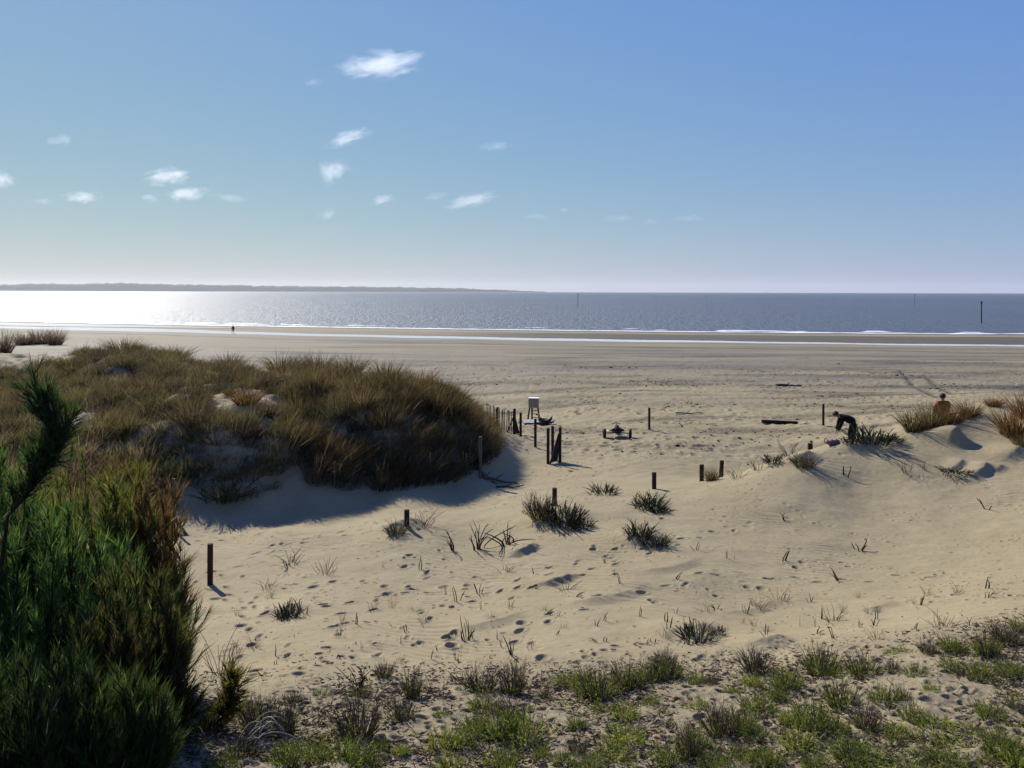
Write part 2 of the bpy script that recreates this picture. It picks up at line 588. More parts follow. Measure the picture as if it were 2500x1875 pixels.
for trail in ([(470, 1420), (700, 1330), (1000, 1255), (1300, 1170), (1480, 1100)], [(620, 1350), (900, 1290), (1150, 1220), (1330, 1150), (1420, 1080), (1480, 1030)], [(520, 1440), (640, 1500), (800, 1480), (1000, 1440), (1200, 1440), (1420, 1370), (1600, 1325)],
              [(900, 1600), (1050, 1500), (1300, 1430), (1500, 1380), (1700, 1310), (1800, 1290)], [(1560, 1440), (1750, 1400), (2000, 1420), (2300, 1400), (2500, 1420)], [(550, 1600), (620, 1540), (600, 1460), (560, 1400)],
              [(1350, 1180), (1600, 1115), (1800, 1085), (1950, 1075)], [(1380, 1160), (1620, 1090), (1700, 1060)], [(700, 1600), (830, 1520), (960, 1450), (1080, 1380)], [(1230, 1570), (1350, 1500), (1480, 1470)]):
    w = [cast(*q)[:2] for q in trail]
    side = 1
    for (ax, ay), (bx, by) in zip(w[:-1], w[1:]):
        ln = math.hypot(bx - ax, by - ay)
        an = math.atan2(by - ay, bx - ax)
        for q in np.arange(0, ln, .62):
            side = -side
            ox, oy = _rt.normal(0, .08, 2)
            footprint(ax + (bx - ax) * q / ln - math.sin(an) * .11 * side + ox, ay + (by - ay) * q / ln + math.cos(an) * .11 * side + oy, an + _rt.normal(0, .25), .15 * _rt.uniform(.8, 1.15), .062 * _rt.uniform(.85, 1.2), .040 * _rt.uniform(.5, 1.3))
# tyre tracks on the beach
trk = np.zeros_like(GX)
for line in ([(2195, 903), (2215, 925), (2228, 943), (2260, 957), (2290, 972)], [(2255, 915), (2270, 930), (2290, 947), (2325, 962)],
             [(2040, 897), (2100, 900), (2195, 903)]):
    w = [cast(*q)[:2] for q in line]
    for (ax, ay), (bx, by) in zip(w[:-1], w[1:]):
        vx, vy = bx - ax, by - ay
        tt = np.clip(((GX - ax) * vx + (GY - ay) * vy) / (vx * vx + vy * vy), 0, 1)
        dd = np.hypot(GX - ax - tt * vx, GY - ay - tt * vy)
        trk = np.maximum(trk, np.exp(-(dd / .24) ** 2))
# two long faint wheel ruts along the path
for off in (0.0, 1.1):
    w = [cast(*q)[:2] for q in [(560, 1365), (900, 1300), (1150, 1238), (1420, 1183), (1650, 1140), (1800, 1110)]]
    for (ax, ay), (bx, by) in zip(w[:-1], w[1:]):
        vx, vy = bx - ax, by - ay
        ln = math.hypot(vx, vy)
        ox, oy = -vy / ln * off, vx / ln * off
        tt = np.clip(((GX - ax - ox) * vx + (GY - ay - oy) * vy) / (vx * vx + vy * vy), 0, 1)
        dd = np.hypot(GX - ax - ox - tt * vx, GY - ay - oy - tt * vy)
        GZ = GZ - .022 * np.exp(-(dd / .14) ** 2) * (.5 + .5 * vnoise(GX * 3, GY * 3, 5))
GZ = GZ - .05 * trk
# wetness, tide wrack, soil under the plants
pt = pool_t(GX)
jit = 2.2 * fbm(GX * .03, GY * .1, 120, 3)
wet = .9 * (1 - sst(2, 9, t_sh + jit))
wet = np.maximum(wet, (.62 + .5 * fbm(GX * .025, GY * .14, 130, 4)) * (1 - sst(95, 128, t_sh + 14 * fbm(GX * .05, GY * .08, 133, 3))) * sst(8, 20, t_sh))
wet = np.maximum(wet, .9 * np.exp(-((t_sh - pt) / 6.0) ** 2))
wet = np.clip(wet, 0, 1) * (GZ < 2.6)
dark = .75 * sst(10, 13, t_sh + jit) * (1 - sst(-3, 1, t_sh - pt + .4 * jit)) * sst(-35, 15, GX + jit * 5)
q = np.exp(-((t_sh - pt - 20 - .04 * GX + .35 * jit) / (1.0 + .012 * np.clip(GX, 0, 80))) ** 2)
dark = np.maximum(dark, .9 * q * (.6 + .4 * sst(-.3, .3, fbm(GX * .05, GY * 0, 131, 3))))
dark = np.maximum(dark, .45 * sst(.25, .6, fbm(GX * .03, GY * .22, 140, 4)) * sst(45, 60, t_sh) * (1 - sst(110, 130, t_sh)))
dark = np.clip(np.maximum(dark, 0.85 * trk), 0, 1) * (GZ < 2.6)
deb = sst(.05, .7, fbm(GX * .06, GY * .3, 150, 4)) * beachw * sst(62, 85, t_sh) * (1 - sst(140, 150, t_sh)) * .9
for yy, wd, a in ((938, 5, .9), (985, 6, .9), (1050, 8, .9), (1092, 8, .4), (897, 4, .6)):
    q = PYg - yy - 6 * fbm(PXg * .004, PXg * 0, 160 + yy, 3) - (PXg - 1600) * .012
    deb = np.maximum(deb, a * np.exp(-(q / wd) ** 2) * beachw * (.35 + .65 * sst(-.3, .4, fbm(GX * .2, GY * .2, 170 + yy, 3))))
soil = 1.0 * vegw * nearw * np.clip(.8 + .7 * fbm(GX * .8, GY * .8, 180, 3), 0, 1)
dune_poly = [(-700, 900), (60, 905), (160, 885), (215, 860), (270, 850), (330, 835), (420, 845), (560, 880), (640, 875), (760, 880), (860, 905), (960, 915), (1060, 935), (1130, 975),
             (1180, 1030), (1212, 1085), (1200, 1120), (1165, 1140), (1130, 1170), (1000, 1192), (800, 1192), (730, 1150), (680, 1190), (560, 1225), (480, 1190), (430, 1170), (380, 1300), (-700, 1300)]
bare1 = [(495, 978), (555, 950), (640, 950), (690, 968), (712, 1000), (685, 1010), (672, 1050), (640, 1062), (605, 1025), (505, 1000)]
bare2 = [(690, 1130), (760, 1145), (740, 1190), (680, 1190)]
duneg = inpoly(PXg, PYg, dune_poly) & ~inpoly(PXg, PYg, bare1) & (GY > 20) & (GY < 66)
soil = np.maximum(soil, .7 * duneg * np.clip(.6 + .8 * fbm(GX * .6, GY * .6, 190, 3), 0, 1))
idx = np.arange(NU * ND).reshape(ND, NU)
faces = np.stack([idx[:-1, :-1], idx[:-1, 1:], idx[1:, 1:], idx[1:, :-1]], -1).reshape(-1, 4)
me = mesh_np('sand_ground', np.stack([GX, GY, GZ], -1), faces, [M_sand], smooth=True, attrs={'wet': wet, 'dark': dark, 'debris': deb, 'soil': soil})
tag(obj('sand_ground', me), kind='structure')

# ------------------------------------------------------------------ sea, channel, foam, far coast
xs = np.concatenate([-np.geomspace(16000, 60, 40), np.linspace(-50, 50, 12), np.geomspace(60, 16000, 40)])
ys = np.concatenate([np.linspace(150, 400, 20), np.geomspace(420, 11000, 40)])
X, Y = np.meshgrid(xs, ys)
Y = Y.copy()
Y[0] = np.where(np.abs(X[0]) < 400, 135, 135)
ii = np.arange(X.size).reshape(X.shape)
ff = np.stack([ii[:-1, :-1], ii[:-1, 1:], ii[1:, 1:], ii[1:, :-1]], -1).reshape(-1, 4)
tag(obj('sea', mesh_np('sea', np.stack([X.ravel(), Y.ravel(), np.zeros(X.size)], -1), ff, [M_sea])), kind='structure')


def ribbon(name, xs, yc, hw, zc, m, bulge=0.0):
    K = 7
    s = np.linspace(-1, 1, K)
    XX = np.repeat(xs[:, None], K, 1)
    YY = yc[:, None] + hw[:, None] * s[None]
    ZZ = zc[:, None] + bulge * (1 - s[None] ** 2) + 0 * XX
    ii = np.arange(XX.size).reshape(XX.shape)
    ff = np.stack([ii[:-1, :-1], ii[1:, :-1], ii[1:, 1:], ii[:-1, 1:]], -1).reshape(-1, 4)
    return mesh_np(name, np.stack([XX.ravel(), YY.ravel(), ZZ.ravel()], -1), ff, [m], smooth=True)


xx = np.linspace(-230, 160, 500)
yc = shore(xx) - pool_t(xx)
zc = beach(xx, yc) + .075
tag(obj('tidal_channel', ribbon('tidal_channel', xx, yc, np.full(xx.shape, 9.0), zc, M_pool)), kind='structure')
xx = np.linspace(-220, -48, 300)
yc = shore(xx) - 15 - 3 * np.sin(xx * .03)
hwp = 7.0 * sst(-48, -120, xx) + .05
zc = beach(xx, yc) + .06 + .03 * sst(-48, -100, xx)
tag(obj('tidal_pool', ribbon('tidal_pool', xx, yc, hwp, zc, M_pool)), kind='structure')
# foam: white wash along the edge and a few broken crests further out
fv, ffc = [], []
nv = 0
for off, w0, seed, x0, x1, thr, zz in ((1.5, 1.5, 1, -200, 170, -9, .03), (8, 1.0, 2, -110, -45, .05, .10), (10, .8, 3, -60, 30, .25, .10), (16, .9, 4, -150, -60, .1, .10), (5.5, .9, 5, 20, 160, .1, .06)):
    xx = np.arange(x0, x1, .8)
    yc = shore(xx) + off + 1.4 * vnoise(xx * .07, xx * 0, seed) + .7 * vnoise(xx * .35, xx * 0, seed + 9)
    g = np.clip(fbm(xx * .09, xx * 0 + 3.7, seed + 30, 3) - thr, 0, .5) * 2 if thr > -5 else np.clip(.75 + .6 * fbm(xx * .12, xx * 0, seed, 3), .15, 1.4)
    s = np.linspace(-1, 1, 5)
    XX = np.repeat(xx[:, None], 5, 1)
    YY = yc[:, None] + w0 * g[:, None] * s[None]
    ZZ = zz + (.22 if thr > -5 else .1) * g[:, None] * (1 - s[None] ** 2) - .1 * (g[:, None] < .05)
    ii = np.arange(XX.size).reshape(XX.shape) + nv
    nv += XX.size
    fv.append(np.stack([XX.ravel(), YY.ravel(), ZZ.ravel()], -1))
    ffc.append(np.stack([ii[:-1, :-1], ii[1:, :-1], ii[1:, 1:], ii[:-1, 1:]], -1).reshape(-1, 4))
tag(obj('sea_foam', mesh_np('sea_foam', np.concatenate(fv), np.concatenate(ffc), [M_foam], smooth=True)), kind='stuff')

# far coast: a low land strip with woods on it
prof = [(-600, 693), (0, 694), (100, 692), (200, 693), (290, 690), (340, 692), (500, 695), (700, 698), (900, 700), (1050, 702), (1150, 705), (1230, 708), (1290, 710.5), (1330, 712)]
npx = 700
pxs = np.linspace(-600, 1330, npx)
top = np.interp(pxs, [p[0] for p in prof], [p[1] for p in prof])
Dc = 8200 + 1400 * (pxs + 600) / 1930
M_coast = simple('far_woodland', (.045, .055, .035), (.03, .04, .028), .95, .01, 0)
rows, V = [], []
hor = 708.6 + .0024 * pxs
hz = np.maximum((hor - top), 0) / F * Dc + CAMZ
tree = 5 * fbm(pxs * .06, pxs * 0, 7, 3) + 5 * fbm(pxs * .02, pxs * 0, 17, 2)
for k, (dd, fr) in enumerate([(0, 0), (5, .55), (40, .9), (120, 1.0), (400, .95), (900, .8), (1600, 0)]):
    w = tree * (fr > .5) * (1 + .3 * k)
    x = (pxs - 1250) / F * Dc
    V.append(np.stack([x * (1 + dd / Dc), Dc + dd, np.maximum(hz * fr * (1 if k < 6 else 0) + w * np.clip(hz / 40, 0, 1) * .8, -1 if k in (0, 6) else 0)], -1))
V = np.concatenate(V)
ii = np.arange(7 * npx).reshape(7, npx)
ff = np.stack([ii[:-1, :-1], ii[:-1, 1:], ii[1:, 1:], ii[1:, :-1]], -1).reshape(-1, 4)
tag(obj('far_coast', mesh_np('far_coast', V, ff, [M_coast])), kind='structure')

# ------------------------------------------------------------------ builders for small things


class MB:
    def __init__(s):
        s.bm = bmesh.new()

    def box(s, c, size, rot=None, bevel=0.0):
        m = Matrix.Translation(c)
        if rot is not None:
            m = m @ rot.to_4x4()
        r = bmesh.ops.create_cube(s.bm, size=1.0, matrix=m @ Matrix.Diagonal((*size, 1)))
        if bevel:
            es = list({e for v in r['verts'] for e in v.link_edges})
            bmesh.ops.bevel(s.bm, geom=es, offset=bevel, segments=1, affect='EDGES')
        return s

    def tube(s, pts, rad, n=8, closed_ends=True):
        pts = [Vector(p) for p in pts]
        if not hasattr(rad, '__len__'):
            rad = [rad] * len(pts)
        rings = []
        for i, p in enumerate(pts):
            d = (pts[min(i + 1, len(pts) - 1)] - pts[max(i - 1, 0)]).normalized()
            a = d.orthogonal().normalized()
            if i and rings:
                a = (a0 - d * a0.dot(d)).normalized()
            a0 = a
            b = d.cross(a)
            rings.append([s.bm.verts.new(p + (a * math.cos(k * 2 * math.pi / n) + b * math.sin(k * 2 * math.pi / n)) * rad[i]) for k in range(n)])
        for r0, r1 in zip(rings[:-1], rings[1:]):
            for k in range(n):
                s.bm.faces.new((r0[k], r0[(k + 1) % n], r1[(k + 1) % n], r1[k]))
        if closed_ends:
            s.bm.faces.new(rings[0][::-1])
            s.bm.faces.new(rings[-1])
        return s

    def lathe(s, prof, axis='x', n=20, c=(0, 0, 0)):
        rings = []
        for a, r in prof:
            ring = []
            for k in range(n):
                t = 2 * math.pi * k / n
                p = (a, r * math.cos(t), r * math.sin(t)) if axis == 'x' else (r * math.cos(t), r * math.sin(t), a)
                ring.append(s.bm.verts.new(Vector(p) + Vector(c)))
            rings.append(ring)
        for r0, r1 in zip(rings[:-1], rings[1:]):
            for k in range(n):
                s.bm.faces.new((r0[k], r0[(k + 1) % n], r1[(k + 1) % n], r1[k]))
        s.bm.faces.new(rings[0][::-1])
        s.bm.faces.new(rings[-1])
        return s

    def sheet(s, grid):
        vs = [[s.bm.verts.new(p) for p in row] for row in grid]
        for a, b in zip(vs[:-1], vs[1:]):
            for k in range(len(a) - 1):
                s.bm.faces.new((a[k], a[k + 1], b[k + 1], b[k]))
        return s

    def build(s, name, m, parent=None, smooth=False, loc=None):
        bmesh.ops.recalc_face_normals(s.bm, faces=s.bm.faces)
        me = bpy.data.meshes.new(name)
        s.bm.to_mesh(me)
        s.bm.free()
        me.materials.append(m)
        if smooth:
            for p in me.polygons:
                p.use_smooth = True
        return obj(name, me, parent, loc)


def empty(name, loc, rz=0):
    o = bpy.data.objects.new(name, None)
    o.empty_display_size = .2
    C.objects.link(o)
    o.location = loc
    o.rotation_euler = (0, 0, rz)
    return o


def top_h(base, px, py_top):       # height above base reached by the ray through (px, py_top) at base's depth
    return P(px, py_top, base[1])[2] - base[2]


def post(px, py, ytop, wpx, label, m=M_wood, lean=(0, 0), group=None, name='wooden_post', cat='post', rough=True):
    b = cast(px, py)
    h = top_h(b, px, ytop)
    r = wpx * mpp(b) / 2
    mb = MB()
    ks = 6
    pts = [(lean[0] * k / ks * h, lean[1] * k / ks * h, -.3 if k == 0 else h * k / ks) for k in range(ks + 1)]
    pts.insert(-1, (pts[-1][0], pts[-1][1], h - .012))
    rad = [r * (1.02 + .03 * random.uniform(-1, 1)) for _ in range(ks + 1)] + [r * .9]
    mb.tube(pts, rad, 10)
    o = mb.build(name, m, loc=tuple(b))
    o.rotation_euler = (0, 0, random.uniform(0, 6))
    if lean != (0, 0):
        o.rotation_euler = (0, 0, 0)
    return tag(o, label, cat, group)


G1 = 'posts marking the sandy path'
post(513, 1428, 1327, 13, 'tall brown wooden post by the green bush at the near end of the path', group=G1)
post(993, 1282, 1244, 12, 'short brown post half buried between two dry tufts', group=G1)
post(1354, 1232, 1191, 11, 'brown post rising out of the biggest clump of spurge on the sand', group=G1)
post(1597, 1196, 1153, 10.5, 'brown post standing just behind a small dark spurge clump', group=G1)
post(1713, 1176, 1134, 10.5, 'straight brown post left of the forked stump on the ridge', group=G1)
post(1760, 1165, 1124, 10, 'bent brown post with a lump on top, wrapped in spiky grass', group=G1, lean=(.06, 0))
post(1978, 1096, 1082, 12, 'short brown stump at the top of the ridge near the bent person', group=G1)
G2 = 'lone posts out on the beach'
post(1585, 1049, 995, 5.5, 'thin dark post on the open beach right of the three wheeled buggy', group=G2)
post(2010, 1041, 986, 5.5, 'thin dark post on the beach left of the bent person', group=G2)
G3 = 'gateway posts at the beach entrance'
post(1307, 1091, 1022, 6.5, 'dark post below the ladder stand, alone at the gateway', group=G3)
post(1338, 1133, 1045, 7.5, 'leftmost and nearest of the three tall gateway posts', group=G3)
post(1349, 1122, 1040, 7, 'middle post of the three tall gateway posts', group=G3)
post(1271, 1066, 1007, 6, 'slim dark post right of the paling fence end', group=G3)
G4 = 'grey posts standing in the dune shadow'
post(1173, 1165, 1066, 7.5, 'pale grey post at the shaded right foot of the grassy dune', M_greywood, group=G4)
post(1050, 1170, 1105, 4, 'thin grey stake in the dark grass left of the pale grey post', M_greywood, group=G4)
post(1138, 1160, 1106, 3.5, 'thin grey rod close beside the pale grey post', M_greywood, group=G4)
post(817, 1192, 1128, 4, 'thin grey stake in the dune shadow above the bare path', M_greywood, group=G4)
# braced gate post with a leaning dark net panel
b = cast(1367, 1129)
h = top_h(b, 1367, 1043)
s = mpp(b)
g = empty('gate_post', tuple(b))
tag(g, 'rightmost tall gateway post with a dark netting panel leaning on it', 'gate post', G3)
MB().tube([(0, 0, -.3), (0, 0, h * .5), (0.01, 0, h)], [3.8 * s, 3.8 * s, 3.6 * s], 10).build('post', M_wood, g)
MB().tube([(-24 * s, -.35, .02), (-3 * s, -.05, h * .82)], 2.2 * s, 8).build('brace', M_wood, g)
mb = MB()
gr = []
for k in range(9):
    a = k / 8
    row = []
    for q in range(5):
        c = q / 4
        x = (-24 + 21 * a) * s * (1 - c) + (-6 + 5 * a) * s * c
        y = (-.35 + .3 * a) * (1 - c) + .05 * c
        row.append((x, y + .02 * math.sin(5 * a + 3 * c), .06 + h * .78 * a))
    gr.append(row)
for row in gr:
    pass
mb.sheet(gr)
o = mb.build('netting', M_mesh, g)
md = o.modifiers.new('solid', 'SOLIDIFY')
md.thickness = .02
# paling fence
b0 = cast(1190, 1046)
b1 = cast(1256, 1059)
fence = empty('paling_fence', tuple(b1))
tag(fence, 'leaning chestnut paling fence running from the grassy dune to the beach entrance', 'fence')
nP = 17
for k in range(nP):
    a = k / (nP - 1)
    x = b0[0] + (b1[0] - b0[0]) * a - b1[0]
    y = b0[1] + (b1[1] - b0[1]) * a - b1[1]
    z = gz(x + b1[0], y + b1[1]) - b1[2]
    hh = 1.22 + random.uniform(-.05, .05)
    tl = random.uniform(-.03, .03)
    mb = MB()
    mb.tube([(x, y, z - .15), (x + tl * .5, y, z + hh * .5), (x + tl, y, z + hh - .05), (x + tl, y, z + hh)], [.024, .022, .022, .006], 5)
    mb.build('paling', M_greywood if a < .55 else M_wood, fence)
for zz in (.3, .95):
    MB().tube([(b0[0] - b1[0], b0[1] - b1[1], gz(b0[0], b0[1]) - b1[2] + zz), (0, 0, zz)], .008, 4).build('wire', M_metal, fence)
for a, hh, rr in ((.35, 1.25, .06), (1.0, 1.32, .075)):
    x = (b0[0] - b1[0]) * (1 - a)
    y = (b0[1] - b1[1]) * (1 - a)
    z = gz(x + b1[0], y + b1[1]) - b1[2]
    MB().tube([(x, y, z - .3), (x, y, z + hh)], rr, 9).build('post', M_wood if a > .5 else M_greywood, fence)
MB().tube([(-.42, -.25, .02), (0, 0, 1.0)], .035, 7).build('brace', M_wood, fence)
mb = MB()
mb.sheet([[(-.02 + .30 * c * (1 - a), -.08 * c, .02 + 1.15 * a) for c in (0, .33, .66, 1)] for a in [q / 6 for q in range(7)]])
o = mb.build('netting', M_mesh, fence)
md = o.modifiers.new('solid', 'SOLIDIFY')
md.thickness = .03
# ladder stand with a box
b = cast(1303, 1025)
s = mpp(b)
st = empty('ladder_stand', tuple(b), R(-8))
tag(st, 'beige plywood box raised on splayed dark ladder legs at the beach entrance', 'lookout stand')
H = top_h(b, 1303, 972)
wb = .60
hb = H * .42
zb = H - hb
mb = MB()
mb.box((0, 0, zb + hb * .5), (wb, .45, hb), bevel=.01)
mb.build('box', M_ply, st)
MB().box((0, 0, H + .014), (wb + .05, .5, .028), bevel=.006).build('lid', M_white, st)
for sx in (-1, 1):
    for sy in (-1, 1):
        MB().tube([(sx * .36, sy * .3, -.05), (sx * .25, sy * .19, zb + .03)], .028, 6).build('leg', M_wood, st)
MB().box((-.10, -.05, zb * .5), (.10, .06, zb), bevel=.005).build('post', M_wood, st)
for zz in (.18, .40, .60):
    MB().tube([(-.06, -.27 + zz * .1, zz), (.33 - zz * .08, -.27 + zz * .1, zz)], .02, 6).build('rung', M_wood, st)
# grey mat it stands on
b2 = cast(1312, 1031)
mb = MB()
gr = []
for k in range(9):
    row = []
    for q in range(6):
        x, y = -.85 + 1.75 * k / 8, -.75 + 1.5 * q / 5 - (k / 8 - .5) * .35
        row.append((x, y, gz(b2[0] + x, b2[1] + y) - b2[2] + .06 + .02 * math.sin(k * 1.7 + q)))
    gr.append(row)
mb.sheet(gr)
o = mb.build('ground_mat', M_grey, loc=tuple(b2))
md = o.modifiers.new('solid', 'SOLIDIFY')
md.thickness = .04
tag(o, 'pale grey mat spread on the sand under the ladder stand', 'mat')
# low dark sled seat beside it
b = cast(1332, 1037)
sd = empty('beach_sled', tuple(b), R(-6))
tag(sd, 'low dark sled with an upright handle on the grey mat beside the ladder stand', 'sled')
gr = []
for k in range(11):
    a = k / 10
    row = []
    for q in range(7):
        c = q / 6 * 2 - 1
        row.append((-.38 + .76 * a, c * .28, .07 + .20 * c * c + .26 * (abs(a - .45) * 1.7) ** 2.2))
    gr.append(row)
mb = MB()
mb.sheet(gr)
o = mb.build('hull', M_navy, sd, smooth=True)
md = o.modifiers.new('solid', 'SOLIDIFY')
md.thickness = .04
MB().tube([(-.36, 0, .18), (-.39, 0, .42), (-.43, 0, .58)], [.05, .035, .028], 8).build('handle', M_navy, sd)
for sy in (-1, 1):
    MB().box((0, sy * .2, .03), (.7, .05, .07), bevel=.01).build('runner', M_wood, sd)
# kite buggy
b = cast(1507, 1069)
kb = empty('beach_buggy', tuple(b), R(-4))
tag(kb, 'three wheeled beach buggy with navy sling seat parked on the sand', 'buggy')


def wheel(x, y, r, w, rz=0):
    mb = MB()
    mb.lathe([(-w * .35, r * .62), (-w * .5, r * .8), (-w * .38, r * .95), (0, r), (w * .38, r * .95), (w * .5, r * .8), (w * .35, r * .62)], 'x', 24)
    o = mb.build('wheel', M_black, kb, smooth=True, loc=(x, y, r - .015))
    o.rotation_euler = (0, 0, rz)
    mb = MB()
    mb.lathe([(-w * .3, r * .60), (-w * .42, r * .2), (w * .42, r * .2), (w * .3, r * .60)], 'x', 16)
    mb.build('rim', M_metal, o)


wheel(-.64, 0, .245, .15, R(4))
wheel(.64, -.02, .245, .15, R(-4))
wheel(.02, 1.25, .22, .14, R(10))
MB().tube([(-.56, 0, .23), (-.3, .02, .25), (.3, .02, .25), (.56, 0, .23)], .024, 8).build('axle', M_metal, kb)
gr = []
for k in range(11):
    a = k / 10 * 2 - 1
    row = []
    for q in range(9):
        c = q / 8
        row.append((a * .36 * (1 - .15 * c), -.2 + .70 * c, .05 + .15 * a * a + .50 * (1 - c) ** 1.25 * (1 - .55 * a * a) + .12 * c))
    gr.append(row)
mb = MB()
mb.sheet(gr)
o = mb.build('seat', M_navy, kb, smooth=True)
md = o.modifiers.new('solid', 'SOLIDIFY')
md.thickness = .035
for sx in (-1, 1):
    MB().tube([(sx * .25, -.1, .42), (sx * .25, .35, .3), (sx * .12, .85, .28), (sx * .03, 1.1, .42)], .02, 7).build('frame_rail', M_metal, kb)
MB().tube([(.02, 1.25, .22), (.02, 1.12, .45), (.0, 1.0, .6)], .022, 7).build('fork', M_metal, kb)
MB().tube([(-.22, .98, .52), (0, 1.0, .6), (.22, .98, .52)], .018, 7).build('footrest', M_metal, kb)
MB().tube([(0, -.2, .46), (0.0, -.19, .54), (.01, -.18, .63), (.01, -.17, .68)], [.13, .10, .06, .02], 8).build('headrest', M_navy, kb)
mb = MB()
mb.sheet([[(-.50 + .26 * a, -.08 + .2 * c + .03 * math.sin(6 * a), .30 + .05 * math.sin(4 * a + 2 * c) + .12 * a) for c in (0, .33, .66, 1)] for a in [q / 6 for q in range(7)]])
o = mb.build('cloth', M_white, kb, smooth=True)
md = o.modifiers.new('solid', 'SOLIDIFY')
md.thickness = .02
# timber beam on the beach
b = cast(1903, 1034)
s = mpp(b)
mb = MB().box((0, 0, .08), (84 * s, .18, .17), Matrix.Rotation(R(2), 3, 'Y'), bevel=.012)
o = mb.build('timber_beam', M_timber, loc=tuple(b))
o.rotation_euler = (0, 0, R(-4))
tag(o, 'long dark squared timber lying flat on the open beach', 'timber')


def stick(px, py, L, rz, label, m=M_wood, r=.03, group='driftwood sticks on the sand'):
    b = cast(px, py)
    mb = MB()
    pts = []
    for k in range(6):
        a = k / 5 - .5
        x, y = a * L * math.cos(rz), a * L * math.sin(rz)
        pts.append((x + .05 * L * random.uniform(-1, 1), y + .05 * L * random.uniform(-1, 1), gz(b[0] + x, b[1] + y) - b[2] + .03 + .06 * random.random()))
    mb.tube(pts, [r * (1.1 - .12 * k) for k in range(6)], 7)
    p = Vector(pts[2])
    mb.tube([p, p + Vector((.12 * L, .05 * L, .05 * L)), p + Vector((.22 * L, .12 * L, .11 * L))], [r * .6, r * .4, r * .2], 5)
    o = mb.build('driftwood', m, loc=tuple(b), smooth=True)
    tag(o, label, 'driftwood', group)


stick(1682, 1011, 1.7, .05, 'pale driftwood stick lying on the beach right of the thin post', M_pale, .05)
stick(1215, 1178, 1.6, -.5, 'dark driftwood branch at the shaded foot of the grassy dune', M_greywood, .06)
stick(1245, 1192, 1.0, -.25, 'short dark branch on the sunny sand just past the dune shadow', M_wood, .035)
stick(1190, 1168, 1.2, -.9, 'grey branch leaning out of the dune foot by the pale post', M_greywood, .04)
stick(1925, 943, 1.9, .02, 'dark clump of driftwood on the beach above the long timber', M_wood, .13)
# leaning grey stake pair left of the path, beside the big green bush
post(424, 1292, 1168, 7, 'grey stake beside the rusty bush at the path edge', M_greywood, group=G4)
b = cast(458, 1310)
mb = MB()
h_ = P(424, 1262, b[1] + .35)
mb.tube([(.06, -.03, -.06), tuple((h_ - b) * .5), tuple(h_ - b)], [.05, .05, .045], 7)
o = mb.build('leaning_stake', M_greywood, loc=tuple(b))
tag(o, 'grey stake leaning down to the sand from the rusty bush', 'stake')

# sea marker poles
for px, yt, yb, D, r, lab in ((1411, 716, 748, 450, .16, 'thin distant marker pole in the middle of the sea'), (2233, 718, 746, 480, .11, 'faintest thin marker pole far out on the right of the sea'),
                              (2396, 735, 789, 215, .16, 'tall dark marker pole close to the shore at the far right')):
    w = P(px, yb, D)
    D = D * CAMZ / (CAMZ - w[2]) if w[2] < CAMZ else D
    w = P(px, yb, D)
    h = P(px, yt, D)[2]
    o = empty('marker_pole', (w[0], w[1], 0))
    tag(o, lab, 'marker pole', 'channel marker poles standing in the sea')
    MB().tube([(0, 0, -1), (0, 0, h * .93)], r, 8).build('pole', M_green, o)
    MB().tube([(0, 0, h * .90), (0, 0, h * .93), (0, 0, h * .98), (0, 0, h)], [r, r * 1.7, r * 1.7, r * .4], 8).build('topmark', M_green, o)


# ------------------------------------------------------------------ people
def skin(name, verts, edges, m, parent, sub=2, root=0):
    me = bpy.data.meshes.new(name)
    me.from_pydata([v[0] for v in verts], edges, [])
    o = bpy.data.objects.new(name, me)
    C.objects.link(o)
    sk = o.modifiers.new('skin', 'SKIN')
    sk.use_smooth_shade = True
    for i, v in enumerate(verts):
        r = v[1]
        o.data.skin_vertices[0].data[i].radius = (r, r) if not hasattr(r, '__len__') else r
    o.data.skin_vertices[0].data[root].use_root = True
    ss = o.modifiers.new('sub', 'SUBSURF')
    ss.levels = ss.render_levels = sub
    dg = bpy.context.evaluated_depsgraph_get()
    m2 = bpy.data.meshes.new_from_object(o.evaluated_get(dg))
    bpy.data.objects.remove(o)
    m2.name = name
    m2.materials.clear()
    m2.materials.append(m)
    for p in m2.polygons:
        p.use_smooth = True
    return obj(name, m2, parent)


def chain(verts, edges, start, pts):
    prev = start
    for p, r in pts:
        verts.append((p, r))
        edges.append((prev, len(verts) - 1))
        prev = len(verts) - 1
    return prev


def hand(verts, edges, wrist, wp, d, side):
    d = Vector(d).normalized()
    s_ = Vector(side).normalized()
    pal = Vector(wp) + d * .07
    k = chain(verts, edges, wrist, [(tuple(pal), (.034, .02))])
    for q, ln in zip((-1.5, -.5, .5, 1.5), (.068, .078, .074, .058)):
        a = pal + d * .02 + s_ * q * .018
        chain(verts, edges, k, [(tuple(a), .010), (tuple(a + d * ln * .55 + d.cross(s_) * .012), .009), (tuple(a + d * ln + d.cross(s_) * .035), .007)])
    a = Vector(wp) + d * .03 - s_ * .035
    chain(verts, edges, wrist, [(tuple(a), .011), (tuple(a + d * .035 - s_ * .018), .009)])


